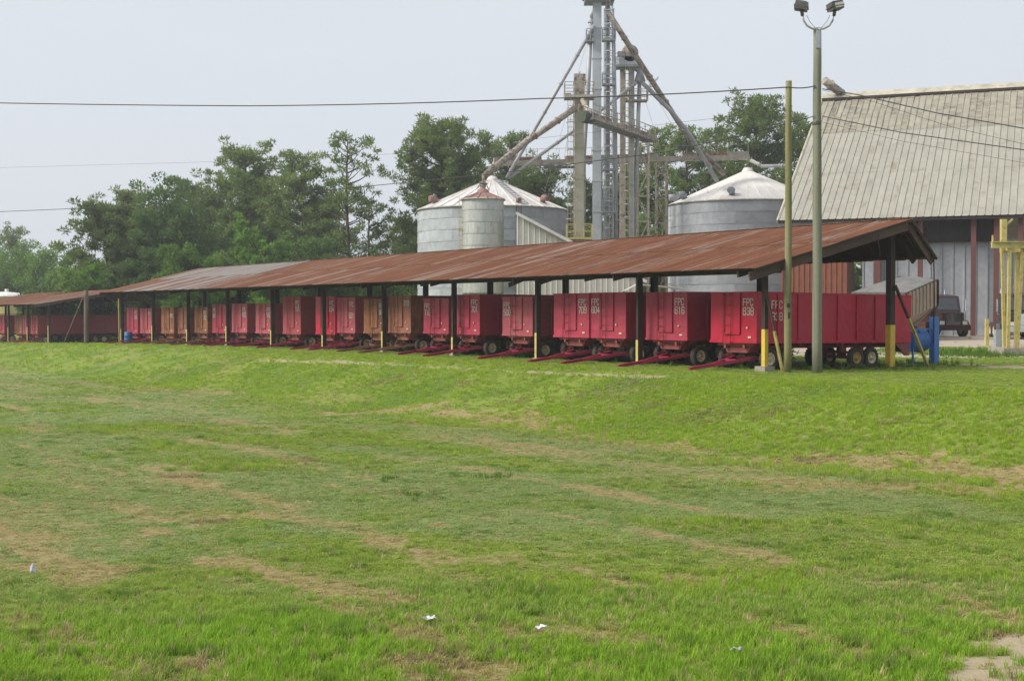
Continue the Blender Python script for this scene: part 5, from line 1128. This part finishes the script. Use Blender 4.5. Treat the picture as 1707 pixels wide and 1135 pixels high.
X = np.concatenate([X, ex[:, 0]]); Y = np.concatenate([Y, ex[:, 1]]); S = np.concatenate([S, ex[:, 2]]); hgt = np.concatenate([hgt, ex[:, 3]]); c = np.concatenate([c, ex[:, 4:7]])
var = np.concatenate([var, np.where(ex[:, 4] > .15, np.where(rg.rand(len(ex)) < .6, 4, 3), rg.randint(0, 4, len(ex)))])
Zt = terrain(X, Y); NP = len(X)
gme = bpy.data.meshes.new('grass'); gme.vertices.add(NP); gme.vertices.foreach_set('co', np.stack([X, Y, Zt], 1).astype(np.float32).ravel())
def pa(nm, ty, key, arr): a = gme.attributes.new(nm, ty, 'POINT'); a.data.foreach_set(key, arr.astype(np.float32).ravel() if ty != 'INT' else arr.astype(np.int32))
pa('scl', 'FLOAT_VECTOR', 'vector', np.stack([S, S, np.maximum(S*.55+.3, .5)*hgt], 1)); pa('rotz', 'FLOAT_VECTOR', 'vector', np.stack([rg.normal(scale=.1, size=NP), rg.normal(scale=.1, size=NP), rg.rand(NP)*6.28], 1))
pa('vari', 'INT', 'value', var); pa('gcol', 'FLOAT_COLOR', 'color', np.concatenate([c, np.ones((NP, 1))], 1)); gme.update()
go = link('grass', gme); tag(go, 'mown grass with dry straw patches covering the field and bank', 'grass', kind='stuff')
ng = bpy.data.node_groups.new('grass scatter', 'GeometryNodeTree'); ng.interface.new_socket('Geometry', in_out='INPUT', socket_type='NodeSocketGeometry'); ng.interface.new_socket('Geometry', in_out='OUTPUT', socket_type='NodeSocketGeometry')
N = ng.nodes; Lk = ng.links.new; gi = N.new('NodeGroupInput'); gout = N.new('NodeGroupOutput'); m2p = N.new('GeometryNodeMeshToPoints'); iop = N.new('GeometryNodeInstanceOnPoints'); ci = N.new('GeometryNodeCollectionInfo')
ci.inputs['Collection'].default_value = lib; ci.inputs['Separate Children'].default_value = True; ci.inputs['Reset Children'].default_value = True
def na(nm, ty):
    x = N.new('GeometryNodeInputNamedAttribute'); x.data_type = ty; x.inputs['Name'].default_value = nm; return x.outputs['Attribute']
Lk(gi.outputs[0], m2p.inputs['Mesh']); Lk(m2p.outputs[0], iop.inputs['Points']); Lk(ci.outputs[0], iop.inputs['Instance']); iop.inputs['Pick Instance'].default_value = True
Lk(na('vari', 'INT'), iop.inputs['Instance Index']); Lk(na('scl', 'FLOAT_VECTOR'), iop.inputs['Scale'])
e2r = N.new('FunctionNodeEulerToRotation'); Lk(na('rotz', 'FLOAT_VECTOR'), e2r.inputs[0]); Lk(e2r.outputs[0], iop.inputs['Rotation']); Lk(iop.outputs[0], gout.inputs[0])
md = go.modifiers.new('scatter', 'NODES'); md.node_group = ng

# ------------------------------------------------------------------ haze
HAZE = .0005
if HAZE:
    hm = bpy.data.materials.new('haze'); hm.use_nodes = True; ht = hm.node_tree; ht.nodes.remove(ht.nodes['Principled BSDF'])
    pv = ht.nodes.new('ShaderNodeVolumePrincipled'); pv.inputs['Color'].default_value = (.9, .93, .97, 1); pv.inputs['Density'].default_value = HAZE; pv.inputs['Anisotropy'].default_value = .3
    ht.links.new(pv.outputs[0], ht.nodes['Material Output'].inputs['Volume'])
    o = MB().box((0, 715, 15), (4300, 1620, 46)).build('haze', hm); tag(o, 'thin pale haze over the whole yard', 'haze', kind='stuff')
